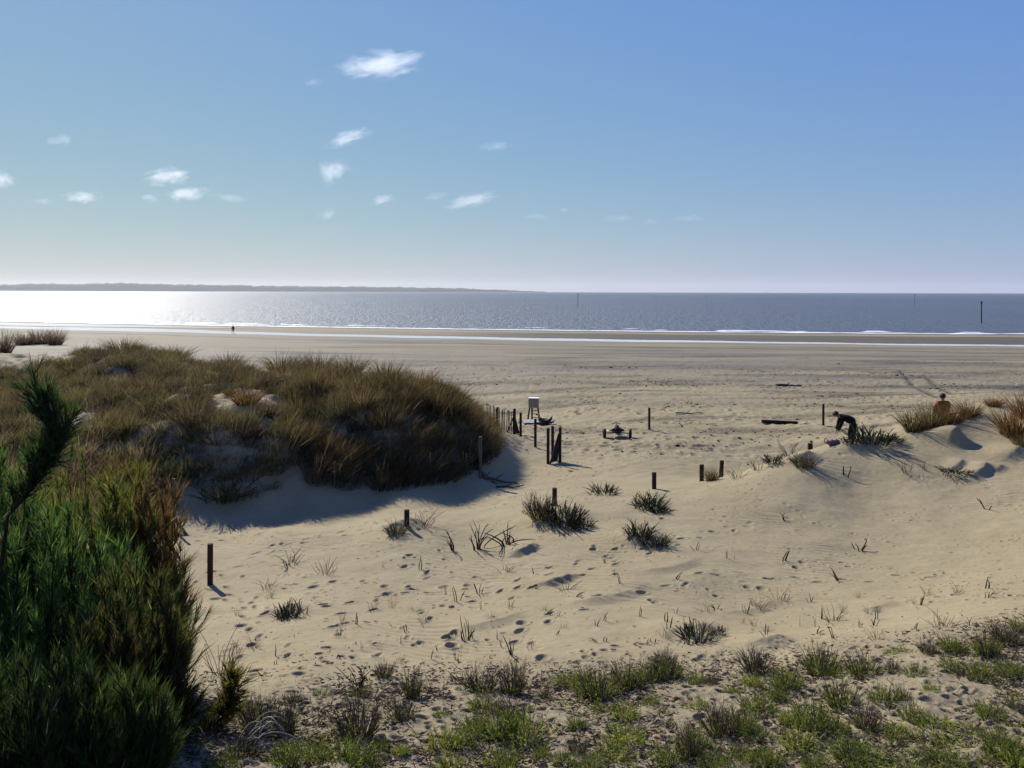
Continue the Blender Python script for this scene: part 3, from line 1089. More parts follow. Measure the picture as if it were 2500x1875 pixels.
def person(loc, rz, J, mats, label, bare_legs=False, hood=None):
    """J: joints in metres, x = the person's right, y = front"""
    root = empty('person', loc, rz)
    tag(root, label, 'person')
    hip, chest, neck, head = [Vector(J[k]) for k in ('hip', 'chest', 'neck', 'head')]
    v, e = [(tuple(hip), (.15, .11))], []
    c = chain(v, e, 0, [(tuple((hip + chest) / 2), (.13, .10)), (tuple(chest), (.15, .10)), (tuple(neck), .055)])
    up = (head - neck).normalized()
    face = Vector(J.get('face', (0, 1, 0))).normalized()
    chain(v, e, c, [(tuple(head - up * .05 + face * .01), .075), (tuple(head + up * .04), .095), (tuple(head + up * .10), .06)])
    ci = 2
    for sgn in ('l', 'r'):
        sh, el, wr = [Vector(J[k + sgn]) for k in ('sh', 'el', 'wr')]
        k = chain(v, e, ci, [(tuple(sh), .055), (tuple(el), .042), (tuple(wr), .028)])
        hand(v, e, k, wr, wr - el, J.get('side', (1, 0, 0)))
        hp, kn, an, to = [Vector(J[k + sgn]) for k in ('th', 'kn', 'an', 'to')]
        chain(v, e, 0, [(tuple(hp), .085), (tuple(kn), .06), (tuple(an), .042), (tuple(an + (to - an) * .4 + Vector((0, 0, -.03))), .045), (tuple(to), .032)])
    body = skin('body', v, e, mats['skin'], root)
    # nose, ears, eyes and mouth on the head: small shapes of the one body
    sx = up.cross(face).normalized()
    bm = bmesh.new()
    bm.from_mesh(body.data)
    for off, r in ((face * .10 + up * .0, .014), (sx * .09, .02), (-sx * .09, .02)):
        bmesh.ops.create_icosphere(bm, subdivisions=1, radius=r, matrix=Matrix.Translation(head + off))
    bm.to_mesh(body.data)
    bm.free()
    for sg in (-1, 1):
        mb = MB()
        bmesh.ops.create_icosphere(mb.bm, subdivisions=1, radius=.010, matrix=Matrix.Translation(head + face * .092 + up * .03 + sx * sg * .033))
        mb.build('eye', M_hair, root)
    mb = MB()
    bmesh.ops.create_cube(mb.bm, size=1, matrix=Matrix.Translation(head + face * .082 - up * .045) @ Matrix.Diagonal((.04, .012, .008, 1)))
    mb.build('mouth', M_maroon, root)
    # hair cap
    bm = bmesh.new()
    bmesh.ops.create_icosphere(bm, subdivisions=3, radius=.118, matrix=Matrix.Translation(head + up * .045 - face * .018))
    dele = [x for x in bm.verts if (x.co - head).dot(face) > .045 and (x.co - head).dot(up) < .07 or (x.co - head).dot(up) < -.05]
    bmesh.ops.delete(bm, geom=dele, context='VERTS')
    me = bpy.data.meshes.new('hair')
    bm.to_mesh(me)
    bm.free()
    me.materials.append(mats['hair'])
    for p in me.polygons:
        p.use_smooth = True
    obj('hair', me, root)
    # jacket
    v, e = [(tuple(hip + (hip - chest).normalized() * .05), (.185, .15))], []
    c = chain(v, e, 0, [(tuple((hip + chest) / 2), (.205, .175)), (tuple(chest), (.21, .165)), (tuple(chest + (neck - chest) * 1.0), .075)])
    for sgn in ('l', 'r'):
        sh, el, wr = [Vector(J[k + sgn]) for k in ('sh', 'el', 'wr')]
        chain(v, e, 2, [(tuple(sh), .088), (tuple(el), .07), (tuple(el + (wr - el) * .95), .052)])
    skin('jacket', v, e, mats['top'], root)
    v, e = [(tuple(hip + (chest - hip) * .35), (.15, .12)), (tuple(hip), (.165, .135))], [(0, 1)]
    for sgn in ('l', 'r'):
        hp, kn, an = [Vector(J[k + sgn]) for k in ('th', 'kn', 'an')]
        chain(v, e, 1, [(tuple(hp), .11), (tuple(hp + (kn - hp) * (.6 if bare_legs else 1)), .08)] + ([] if bare_legs else [(tuple(kn + (an - kn) * .9), .062)]))
    skin('trousers', v, e, mats['bottom'], root)
    for sgn in ('l', 'r'):
        an, to = Vector(J['an' + sgn]), Vector(J['to' + sgn])
        skin('shoe', [(tuple(an), .05), (tuple(an + (to - an) * .4 + Vector((0, 0, -.03))), .052), (tuple(to + Vector((0, 0, .005))), .04)], [(0, 1), (1, 2)], mats['shoe'], root, 1)
    return root


bend = dict(hip=(0, -.18, .93), chest=(0, .16, 1.16), neck=(0, .32, 1.15), head=(0, .43, 1.19), face=(0, .75, -.6), side=(1, 0, 0),
            shl=(-.19, .24, 1.12), ell=(-.21, .33, .85), wrl=(-.17, .42, .62), shr=(.19, .24, 1.12), elr=(.22, .30, .84), wrr=(.15, .40, .60),
            thl=(-.10, -.17, .86), knl=(-.14, -.10, .48), anl=(-.14, -.20, .09), tol=(-.15, -.02, .035), thr=(.10, -.17, .86), knr=(.13, -.06, .48), anr=(.13, -.14, .09), tor=(.15, .04, .035))
b = P(2072, 1098, 31.3)
pr = person((b[0], b[1], gz(b[0], b[1]) - .02), R(82), bend, dict(skin=M_skin, hair=M_hair, top=M_coat, bottom=M_jean, shoe=M_black),
       'person in black jacket bending forward, arms hanging down to the plants')
pr.scale = (1.1, 1.1, 1.1)
sit = dict(hip=(0, 0, .14), chest=(0, .06, .50), neck=(0, .10, .66), head=(0, .13, .80), face=(0, 1, -.1), side=(1, 0, 0),
           shl=(-.19, .07, .58), ell=(-.27, .2, .36), wrl=(-.15, .42, .40), shr=(.19, .07, .58), elr=(.27, .2, .36), wrr=(.15, .42, .40),
           thl=(-.12, .06, .13), knl=(-.16, .46, .40), anl=(-.14, .68, .08), tol=(-.15, .86, .04), thr=(.12, .06, .13), knr=(.16, .46, .40), anr=(.14, .68, .08), tor=(.15, .86, .04))
b = cast(2316, 1016)
person((b[0], b[1] + .35, gz(b[0], b[1] + .35) - .06), R(-12), sit, dict(skin=M_skin, hair=M_hair, top=M_orange, bottom=M_jean, shoe=M_black),
       'person in orange jacket sitting with back turned among the ridge grass')
walk = dict(hip=(0, 0, .92), chest=(0, .02, 1.28), neck=(0, .03, 1.47), head=(0, .05, 1.60), face=(0, 1, 0), side=(1, 0, 0),
            shl=(-.2, .02, 1.38), ell=(-.25, .08, 1.1), wrl=(-.22, .22, .90), shr=(.2, .02, 1.38), elr=(.25, -.1, 1.1), wrr=(.24, -.08, .84),
            thl=(-.1, 0, .86), knl=(-.12, .16, .48), anl=(-.14, .12, .09), tol=(-.14, .3, .04), thr=(.1, 0, .86), knr=(.12, .02, .47), anr=(.14, -.25, .12), tor=(.14, -.1, .04))
b = cast(569, 815)
person((b[0], b[1], gz(b[0], b[1])), R(60), walk, dict(skin=M_skin, hair=M_hair, top=M_maroon, bottom=M_jean, shoe=M_skin),
       'tiny distant walker in dark top and shorts at the bright tidal channel', bare_legs=True)
# pink bag by the bent person
b = cast(2033, 1086)
bg = empty('beach_bag', tuple(b), R(10))
bg.scale = (.8, .8, .75)
tag(bg, 'soft pinkish bag lying on the sand beside the bent person', 'bag')
gr = []
for k in range(13):
    a = k / 12 * 2 - 1
    row = []
    for q in range(12):
        t = 2 * math.pi * q / 11
        r = math.sqrt(max(.02, 1 - a * a))
        row.append((a * .36, .16 * r * math.cos(t), .12 + .14 * r * math.sin(t) + .02 * math.sin(9 * a + q)))
    gr.append(row)
mb = MB()
mb.sheet(gr)
mb.build('body', M_pink, bg, smooth=True)
MB().tube([(-.25, 0, .2), (-.3, 0, .3), (-.36, .0, .34), (-.42, 0, .26), (-.4, 0, .12)], .018, 6).build('strap', M_navy, bg)


# ------------------------------------------------------------------ plants
def unit(a):
    return a / (np.linalg.norm(a, axis=-1, keepdims=True) + 1e-9)


def blades(base, dirs, L, W, bend, c0, c1, segs=3, r=None):
    """curved flat blades; base (N,3) dirs (N,3) L,W,bend (N,), c0/c1 (N,3) root and tip colour"""
    r = r or rng
    n = len(base)
    dirs = unit(dirs)
    side = unit(np.cross(dirs, unit(r.normal(size=(n, 3)))))
    hor = dirs * np.array([1, 1, 0]) + r.normal(size=(n, 3)) * np.array([.25, .25, 0])
    hor = unit(hor)
    vs, cs = [], []
    for k in range(segs + 1):
        s = k / segs
        p = base + dirs * (L * s)[:, None] + (hor * .8 + np.array([0, 0, -.55])) * (L * bend * s * s)[:, None]
        w = W * (1 - s ** 1.6 * .92) * .5
        vs += [p - side * w[:, None], p + side * w[:, None]]
        c = c0 + (c1 - c0) * s
        cs += [c, c]
    V = np.stack(vs, 1).reshape(-1, 3)
    Cc = np.stack(cs, 1).reshape(-1, 3)
    K = 2 * (segs + 1)
    b = (np.arange(n) * K)[:, None, None]
    q = np.array([[2 * k, 2 * k + 1, 2 * k + 3, 2 * k + 2] for k in range(segs)])[None]
    return V, (b + q).reshape(-1, 4), Cc


def tubes(paths, radii, col, sides=4):
    """paths (N,K,3) radii (N,K) col (N,3) or (N,K,3)"""
    n, K, _ = paths.shape
    d = unit(np.gradient(paths, axis=1))
    a = unit(np.cross(d, np.array([.31, .52, .79])))
    b = np.cross(d, a)
    ang = np.arange(sides) * 2 * np.pi / sides
    V = paths[:, :, None] + radii[:, :, None, None] * (a[:, :, None] * np.cos(ang)[None, None, :, None] + b[:, :, None] * np.sin(ang)[None, None, :, None])
    ii = np.arange(n * K * sides).reshape(n, K, sides)
    f = np.stack([ii[:, :-1], np.roll(ii, -1, 2)[:, :-1], np.roll(ii, -1, 2)[:, 1:], ii[:, 1:]], -1).reshape(-1, 4)
    if col.ndim == 2:
        col = np.repeat(col[:, None], K, 1)
    return V.reshape(-1, 3), f, np.repeat(col[:, :, None], sides, 2).reshape(-1, 3)


def join(parts):
    V, Fc, Cc, o = [], [], [], 0
    for v, f, c in parts:
        V.append(v)
        Fc.append(f + o)
        Cc.append(c)
        o += len(v)
    return np.concatenate(V), np.concatenate(Fc), np.concatenate(Cc)


def vary(c, n, r, s=.22):
    c = np.asarray(c, float)
    return np.clip(c[None] * (1 + r.normal(size=(n, 1)) * s) * (1 + r.normal(size=(n, 3)) * .07), .003, .9)


def pick(cols, n, r, w=None, s=.2):
    cols = np.asarray(cols, float)
    i = r.choice(len(cols), n, p=w)
    return np.clip(cols[i] * (1 + r.normal(size=(n, 1)) * s) * (1 + r.normal(size=(n, 3)) * .06), .003, .9)


def stems(n, rad, h, spread, curl, r, K=5):
    """stem centre lines of a plant about 1 wide and tall"""
    a = r.uniform(0, 2 * np.pi, n)
    q = np.sqrt(r.uniform(0, 1, n))
    out = np.stack([np.cos(a), np.sin(a), np.zeros(n)], -1)
    base = out * (q * rad)[:, None]
    tilt = spread * q + r.normal(size=n) * .12
    d = out * np.sin(tilt)[:, None] + np.array([0, 0, 1.0]) * np.cos(tilt)[:, None]
    L = h * r.uniform(.55, 1.0, n) * (1 - .25 * q)
    s = np.linspace(0, 1, K)
    side = r.normal(size=(n, 3)) * np.array([1, 1, .2])
    p = base[:, None] + d[:, None] * (L[:, None] * s)[:, :, None] + side[:, None] * (curl * L[:, None] * (s ** 2))[:, :, None]
    p[:, :, 2] -= (curl * .3 * L[:, None] * s ** 2 * q[:, None])
    p[:, 0, 2] -= .06
    return p


def leaves_on(paths, per, r, L, W, cols, w=None, lo=.25, hi=1.0, out=.7, tipc=None, fleck=0):
    n, K, _ = paths.shape
    i = np.repeat(np.arange(n), per)
    s = r.uniform(lo, hi, n * per) * (K - 1)
    k = np.minimum(s.astype(int), K - 2)
    f = (s - k)[:, None]
    a, b = paths[i, k], paths[i, k + 1]
    p = a + (b - a) * f
    d = unit(b - a) + unit(r.normal(size=p.shape)) * out
    c = pick(cols, len(p), r, w)
    if fleck:
        fl = r.uniform(size=len(c)) < fleck
        c[fl] = np.array([.50, .45, .37]) * r.uniform(.5, 1.1, (fl.sum(), 1))
    c1 = c if tipc is None else c * .5 + np.asarray(tipc) * .5
    return blades(p, d, L * r.uniform(.6, 1.3, len(p)), W * r.uniform(.7, 1.3, len(p)), r.uniform(0, .25, len(p)), c, c1, 1, r)


GREEN = [(.19, .235, .04), (.14, .19, .036), (.235, .265, .052), (.10, .14, .038)]
BRIGHT = [(.27, .325, .045), (.21, .28, .04), (.32, .345, .06)]
DRY = [tuple(round(v * 0.78, 4) for v in c) for c in [(.17, .13, .095), (.12, .085, .065), (.22, .175, .12), (.10, .068, .06)]]
SPURGE = [tuple(round(v * 0.85, 4) for v in c) for c in [(.032, .046, .024), (.045, .058, .026), (.024, .034, .02), (.06, .05, .03)]]
DEAD = [tuple(round(v * 0.8, 4) for v in c) for c in [(.05, .036, .028), (.07, .05, .036), (.035, .026, .022)]]


def v_green(r, cols=GREEN, n=120, h=1.0, dry=.12):
    p = stems(n, .42, h * .82, .66, .12, r)
    p[:, :, 2] *= r.uniform(.55, 1.1, (n, 1))
    c = pick(DRY, n, r)
    st = tubes(p, np.linspace(.008, .004, 5)[None] * np.ones((n, 1)), pick(GREEN + DRY[:1], n, r), 3)
    lf = leaves_on(p, 14, r, .10, .022, cols + DRY[:1], lo=.08, hi=1.0, out=.5)
    nd = int(n * dry)
    dr = []
    if nd:
        q = stems(nd, .38, h * 1.12, .6, .10, r)
        dr = [tubes(q, np.linspace(.010, .004, 5)[None] * np.ones((nd, 1)), pick(DRY, nd, r), 3)]
        dr.append(leaves_on(q, 8, r, .10, .011, DRY, lo=.4, out=.3))
    return join([lf]), join([st] + dr)


def v_dry(r, n=95, h=1.0, green=.5):
    p = stems(n, .34, h, .62, .14, r, 6)
    p[:, :, 2] *= r.uniform(.6, 1.1, (n, 1))
    st = [tubes(p, np.linspace(.012, .004, 6)[None] * np.ones((n, 1)), pick(DRY, n, r), 3)]
    k = r.integers(2, 5, n * 3)
    i = np.repeat(np.arange(n), 3)
    a = p[i, k]
    d = unit(unit(p[i, k] - p[i, k - 1]) + unit(r.normal(size=a.shape)) * .6)
    L = h * r.uniform(.12, .32, n * 3)
    q = a[:, None] + d[:, None] * (L[:, None] * np.linspace(0, 1, 3))[:, :, None]
    st.append(tubes(q, np.linspace(.006, .003, 3)[None] * np.ones((n * 3, 1)), pick(DRY, n * 3, r), 3))
    lf = leaves_on(stems(int(n * green), .36, h * .45, .7, .1, r), 16, r, .09, .02, GREEN + DRY[:1], lo=.1, out=.5)
    return join([lf]), join(st)


def v_spurge(r, n=60, h=1.0, cols=SPURGE):
    p = stems(n, .46, h * .85, .5, .2, r, 5)
    p[:, :, 2] *= r.uniform(.45, 1.1, (n, 1))
    st = tubes(p, np.array([.009, .012, .0135, .012, .005])[None] * r.uniform(.8, 1.2, (n, 1)), pick(cols, n, r), 5)
    lf = leaves_on(p, 34, r, .05, .016, cols, lo=.15, hi=1, out=.6)
    q = stems(int(n * .35), .5, h * .6, 1.0, .3, r, 5)
    dr = tubes(q, np.linspace(.011, .006, 5)[None] * np.ones((len(q), 1)), pick(DEAD, len(q), r), 4)
    return join([lf]), join([st, dr])


def v_sprig(r, n=4, h=1.0, curl=.22, th=.034, lean=.55):
    p = stems(n, .22, h, lean, curl, r, 7)
    p[:, 0, 2] -= .1
    L = r.uniform(.5, 1, n)
    return join([tubes(p, np.array([th, th * 1.05, th, th * .95, th * .85, th * .7, th * .35])[None] * r.uniform(.7, 1.1, (n, 1)), pick(DEAD, n, r), 5),
                 leaves_on(p, 9, r, .07, .02, DEAD, lo=.35, out=.8)])


def v_twig(r, n=16, h=1.0):
    p = stems(n, .3, h, .8, .3, r, 6)
    return join([tubes(p, np.linspace(.012, .006, 6)[None] * np.ones((n, 1)), pick(DEAD + DRY[1:2], n, r), 3)])


def v_marram(r, n=260, h=1.0, cols=((.10, .068, .034), (.085, .078, .03), (.12, .086, .042), (.055, .044, .025)), tip=(.115, .078, .043), spread=.55):
    a = r.uniform(0, 2 * np.pi, n)
    q = np.sqrt(r.uniform(0, 1, n))
    out = np.stack([np.cos(a), np.sin(a), np.zeros(n)], -1)
    base = out * (q * .28)[:, None]
    base[:, 2] -= .05
    tl = spread * q * 1.1 + r.normal(size=n) * .15
    d = out * np.sin(tl)[:, None] + np.array([0, 0, 1.]) * np.cos(tl)[:, None]
    c = pick(cols, n, r)
    return blades(base, d, h * r.uniform(.5, 1.05, n), r.uniform(.014, .026, n), r.uniform(.05, .45, n), c, c * .5 + np.asarray(tip) * .5, 3, r)


VAR = {}


def variants(kind, fn, k, two):
    VAR[kind] = []
    for i in range(k):
        r = np.random.default_rng(100 * len(VAR) + i)
        if two:
            lf, st = fn(r)
            VAR[kind].append((mesh_np(kind + '_foliage', *lf[:2], [M_fol], col=lf[2]), mesh_np(kind + '_stems', *st[:2], [M_stem], col=st[2])))
        else:
            m_ = fn(r)
            VAR[kind].append((mesh_np(kind, *m_[:2], [M_stem if kind in ('sprig', 'twig', 'hook') else M_fol], col=m_[2]),))


variants('green', lambda r: v_green(r), 5, True)
variants('bright', lambda r: v_green(r, BRIGHT, 95, .9, .05), 4, True)
variants('tips', lambda r: v_green(r, GREEN, 100, .82, .7), 4, True)
variants('dry', lambda r: v_dry(r), 4, True)
variants('spurge', lambda r: v_spurge(r, int(r.integers(55, 90)), 1.0, [tuple(np.array(c) * k) for c, k in zip(SPURGE, r.uniform(.8, 1.7, 4))]), 7, True)
variants('sprig', lambda r: v_sprig(r, int(r.integers(2, 6))), 7, False)
variants('hook', lambda r: v_sprig(r, 10, 1, .5, .024, .7), 3, False)
variants('twig', lambda r: v_twig(r), 4, False)
variants('marram', lambda r: v_marram(r), 4, False)
variants('rust', lambda r: v_marram(r, 280, 1.0, ((.115, .056, .027), (.09, .054, .028), (.078, .06, .028), (.13, .07, .032)), (.145, .066, .028), .5), 3, False)
variants('purple', lambda r: v_marram(r, 260, 1.0, ((.085, .052, .045), (.065, .045, .04), (.10, .065, .05), (.07, .06, .035)), (.11, .065, .05), .45), 3, False)
KNAME = {'purple': ('marram_tuft', 'grass tuft'), 'green': ('green_shrub', 'shrub'), 'bright': ('green_shrub', 'shrub'), 'tips': ('green_shrub', 'shrub'), 'dry': ('dry_shrub', 'shrub'), 'spurge': ('sea_spurge', 'plant'),
         'sprig': ('plant_sprig', 'sprig'), 'hook': ('dead_stalks', 'dead plant'), 'twig': ('dry_twigs', 'dead plant'), 'marram': ('marram_tuft', 'grass tuft'), 'rust': ('marram_tuft', 'grass tuft')}
_vc = {}


def plant(kind, px, py, wpx, hpx, label, group=None, xy=None, sc_=None):
    """stands one plant on the sand where the photo shows its foot"""
    b = cast(px, py)
    s = mpp(b)
    _vc[kind] = _vc.get(kind, 0) + 1
    ms = VAR[kind][_vc[kind] % len(VAR[kind])]
    w, h = wpx * s, hpx * s / .95
    nm, cat = KNAME[kind]
    S = (w / 1.15, w / 1.15, h) if kind not in ('sprig',) else (w / .8, w / .8, h)
    rz = random.uniform(0, 6.28)
    loc = (b[0], b[1], b[2] - .01)
    if len(ms) == 2:
        o = empty(nm, loc, rz)
        o.scale = S
        obj('foliage', ms[0], o)
        obj('stems', ms[1], o)
    else:
        o = obj(nm, ms[0], None, loc)
        o.rotation_euler = (0, 0, rz)
        o.scale = S
    return tag(o, label, cat, group)


# --- plants of the open sand
GS = 'dark spurge clumps on the bare sand'
plant('dry', 1318, 1262, 85, 66, 'brown dried half of the big spurge clump round the buried post', GS)
plant('spurge', 1375, 1275, 95, 75, 'largest dark green spurge clump, spilling in front of the buried post', GS)
plant('spurge', 1415, 1288, 62, 45, 'low dark spurge trailing down the right side of the largest clump', GS)
plant('spurge', 1474, 1206, 72, 34, 'small grey green spurge on the sand above the row of plants', GS)
plant('spurge', 1585, 1237, 80, 48, 'dark spurge clump just in front of the post with pointed stems', GS)
plant('spurge', 1612, 1250, 45, 26, 'small spurge offshoot at the right foot of the pointed clump', GS)
plant('spurge', 1562, 1310, 62, 62, 'upright dark spurge on a drift with long shadows', GS)
plant('spurge', 1598, 1328, 66, 40, 'flat dark spurge on the shaded side of the same drift', GS)
plant('spurge', 703, 1506, 58, 55, 'lone grey green spurge on the left of the bare sand', GS)
plant('spurge', 1700, 1560, 78, 62, 'dark spurge clump on the small drift above the green tussock', GS)
plant('spurge', 1752, 1545, 42, 22, 'tiny dark spurge lying right of the drift clump', GS)
plant('spurge', 2128, 1078, 100, 56, 'dense dark spurge beside the bent person on the ridge', GS)
plant('spurge', 2180, 1078, 50, 28, 'low fringe of spurge at the right end of the ridge clump', GS)
plant('spurge', 2078, 1082, 46, 34, 'olive leafy clump at the bent person\'s feet', GS)
plant('spurge', 1890, 1130, 54, 34, 'small green spurge on the ridge right of the bent post', GS)
plant('spurge', 2330, 1150, 80, 18, 'flat dark mat of spurge below the shaded sand drift', GS)
plant('dry', 1962, 1138, 62, 42, 'grey dry shrub in shade just below the short stump', GS)
plant('dry', 968, 1306, 52, 42, 'green based dry tuft left of the half buried post')
plant('twig', 1032, 1283, 80, 40, 'sparse dry grass right of the half buried post')
plant('marram', 1738, 1174, 42, 46, 'spiky dark tuft between the straight post and the bent post')
plant('twig', 1795, 1165, 60, 34, 'dead twigs on the ridge just right of the bent post')
plant('twig', 1850, 1146, 50, 42, 'thin dead stalks along the ridge crest')
plant('twig', 1930, 1112, 60, 46, 'bare arching twigs left of the short stump')
plant('twig', 2215, 1155, 46, 52, 'bare upright twigs below the eroded sand on the right')
plant('twig', 2258, 1148, 20, 44, 'single thin dry stalk beside the bare upright twigs')
GC = 'tussocks along the crest of the left dune'
for kk, pxx, pyy, w, h, lb in [('purple', 300, 862, 95, 48, 'dark purplish tussock on the dune crest left of the sand patch'), ('marram', 425, 876, 85, 44, 'small olive tussock on the crest, upper left of the bare patch'), ('purple', 560, 900, 85, 48, 'dark tussock on the crest right above the bare patch'),
                          ('marram', 690, 908, 105, 62, 'broad brown tussock on the crest right of the bare patch'), ('purple', 775, 912, 95, 66, 'tall dark tussock with seed heads in the middle of the crest'), ('marram', 855, 912, 85, 62, 'brown tussock right of the tall dark crest tussock'),
                          ('marram', 940, 932, 105, 66, 'wide tussock where the dune crest begins to drop'), ('rust', 1020, 950, 90, 64, 'reddish brown tussock on the falling crest'), ('marram', 1095, 985, 95, 72, 'last tall tussock of the crest above the paling fence'),
                          ('purple', 650, 1015, 70, 60, 'shaded dark tussock at the right rim of the bare patch'), ('marram', 470, 1010, 90, 66, 'golden tussock at the left rim of the bare patch'), ('marram', 360, 960, 90, 66, 'golden brown tussock further left of the bare patch')]:
    plant(kk, pxx, pyy, w, h, lb, GC)
GM = 'marram tufts along the right ridge'
plant('marram', 2232, 1052, 78, 74, 'tall leaning grass tuft at the left end of the ridge grass', GM)
plant('marram', 2272, 1046, 74, 84, 'tallest dark grass tuft left of the seated person', GM)
plant('rust', 2318, 1032, 84, 64, 'brown grass in front of the seated person', GM)
plant('marram', 2366, 1018, 66, 58, 'round grass tuft right of the seated person with black shadow', GM)
plant('rust', 2425, 990, 56, 28, 'low rusty grass on the crest of the bare sand mound', GM)
plant('rust', 2478, 1062, 100, 92, 'orange brown grass tuft at the right edge of the picture', GM)
plant('rust', 2510, 1020, 90, 92, 'rusty grass cut by the frame on the ridge top', GM)
plant('marram', 2500, 1092, 60, 55, 'dark grass below the orange tuft at the right edge', GM)
GH = 'dead curved stalks on the open sand'
plant('hook', 1107, 1342, 40, 52, 'leftmost of the three dead stalk clusters', GH)
plant('hook', 1168, 1338, 62, 66, 'middle dead stalk cluster with tall crossing stems', GH)
plant('hook', 1240, 1330, 78, 52, 'dead stalk cluster with drooping hooked tips', GH)
plant('hook', 1138, 1563, 48, 50, 'dark curly dead plant right of the two deep footprints', GH)
plant('twig', 655, 1433, 50, 32, 'small dead plant on the sand right of the tall path post', GH)
plant('twig', 708, 1378, 76, 42, 'sparse round spray of twigs beside the path', GH)
plant('twig', 795, 1402, 60, 44, 'few thin straws sticking out of the smooth sand', GH)
plant('twig', 540, 1640, 80, 110, 'thin wiry straws in front of the green bush', GH)
plant('twig', 1232, 1395, 64, 24, 'low tangle of dark twigs below the dead stalk clusters', GH)
plant('twig', 1385, 1440, 60, 30, 'dark twigs on the eroded hollow in mid sand', GH)
plant('twig', 1730, 1495, 44, 26, 'grey twigs on a small sand step', GH)
plant('twig', 1855, 1485, 46, 28, 'dry sprig in a tiny hollow on the right slope', GH)
plant('twig', 1905, 1470, 50, 44, 'airy dead stalks on the lit right slope', GH)
plant('twig', 2035, 1515, 60, 40, 'airy dead stalks above the right green shrubs', GH)
plant('twig', 2140, 1565, 40, 36, 'dead stalks by a low sand step above the shrubs', GH)
plant('twig', 2300, 1530, 70, 46, 'pale thin stalks near the right shrubs', GH)
sprigs = [(1115, 1468, 26, 56), (1022, 1392, 26, 40), (1175, 1490, 16, 34), (930, 1388, 14, 24), (1306, 1402, 18, 26), (1477, 1372, 16, 18), (1646, 1415, 22, 28), (1700, 1345, 22, 26), (1773, 1362, 14, 26), (1793, 1364, 8, 14),
          (1917, 1272, 34, 26), (1908, 1368, 40, 42), (2097, 1344, 40, 26), (2054, 1420, 30, 40), (2412, 1243, 34, 34), (2404, 1440, 34, 36), (2143, 1510, 22, 36), (2365, 1525, 24, 34), (2064, 1164, 40, 36),
          (1979, 1472, 20, 22), (1990, 1545, 26, 32), (2040, 1560, 28, 34), (1953, 1527, 10, 30), (1991, 1528, 10, 32), (1470, 1515, 28, 34), (1630, 1530, 30, 44), (1455, 1530, 16, 26), (832, 1555, 16, 34), (1650, 1497, 12, 20),
          (1090, 1390 + 60, 14, 24), (1500, 1400, 12, 18), (1880, 1445, 10, 12), (2230, 1535, 22, 28), (2135, 1525, 20, 24), (1305, 1440, 14, 20), (1360, 1505, 18, 20), (1560, 1505, 20, 30), (980, 1570, 14, 30), (880, 1590, 14, 30), (1050, 1610, 16, 34), (1250, 1602, 30, 56)]
for px, py, w, h in sprigs:
    zone = 'left of the spurge clumps' if px < 1300 else ('in the middle of the bare sand' if px < 1690 else 'on the bare right slope')
    plant('sprig', px, py, w, h, 'short dark stalks poking up from the sand ' + zone, 'dark sprigs in the bare sand')

_rs = random.Random(12)
for q in range(64):
    px, py = _rs.uniform(560, 2460), _rs.uniform(1420, 1640)
    if py > np.interp(px, [500, 1250, 1700, 2100, 2500], [1650, 1610, 1570, 1530, 1470]) or (q % 3 and py < 1480):
        py = float(np.interp(px, [500, 1250, 1700, 2100, 2500], [1640, 1600, 1560, 1515, 1450])) - _rs.uniform(0, 70)
    zone = 'left part of the bare sand' if px < 1200 else ('middle of the bare sand' if px < 1800 else 'lower right slope')
    k = 'twig' if q % 2 else 'sprig'
    plant(k, px, py, _rs.uniform(14, 34), _rs.uniform(14, 38), ('tiny sparse dry twigs in the ' if k == 'twig' else 'tiny thin dead stalk in the ') + zone, 'tiny dry twigs in the sand')

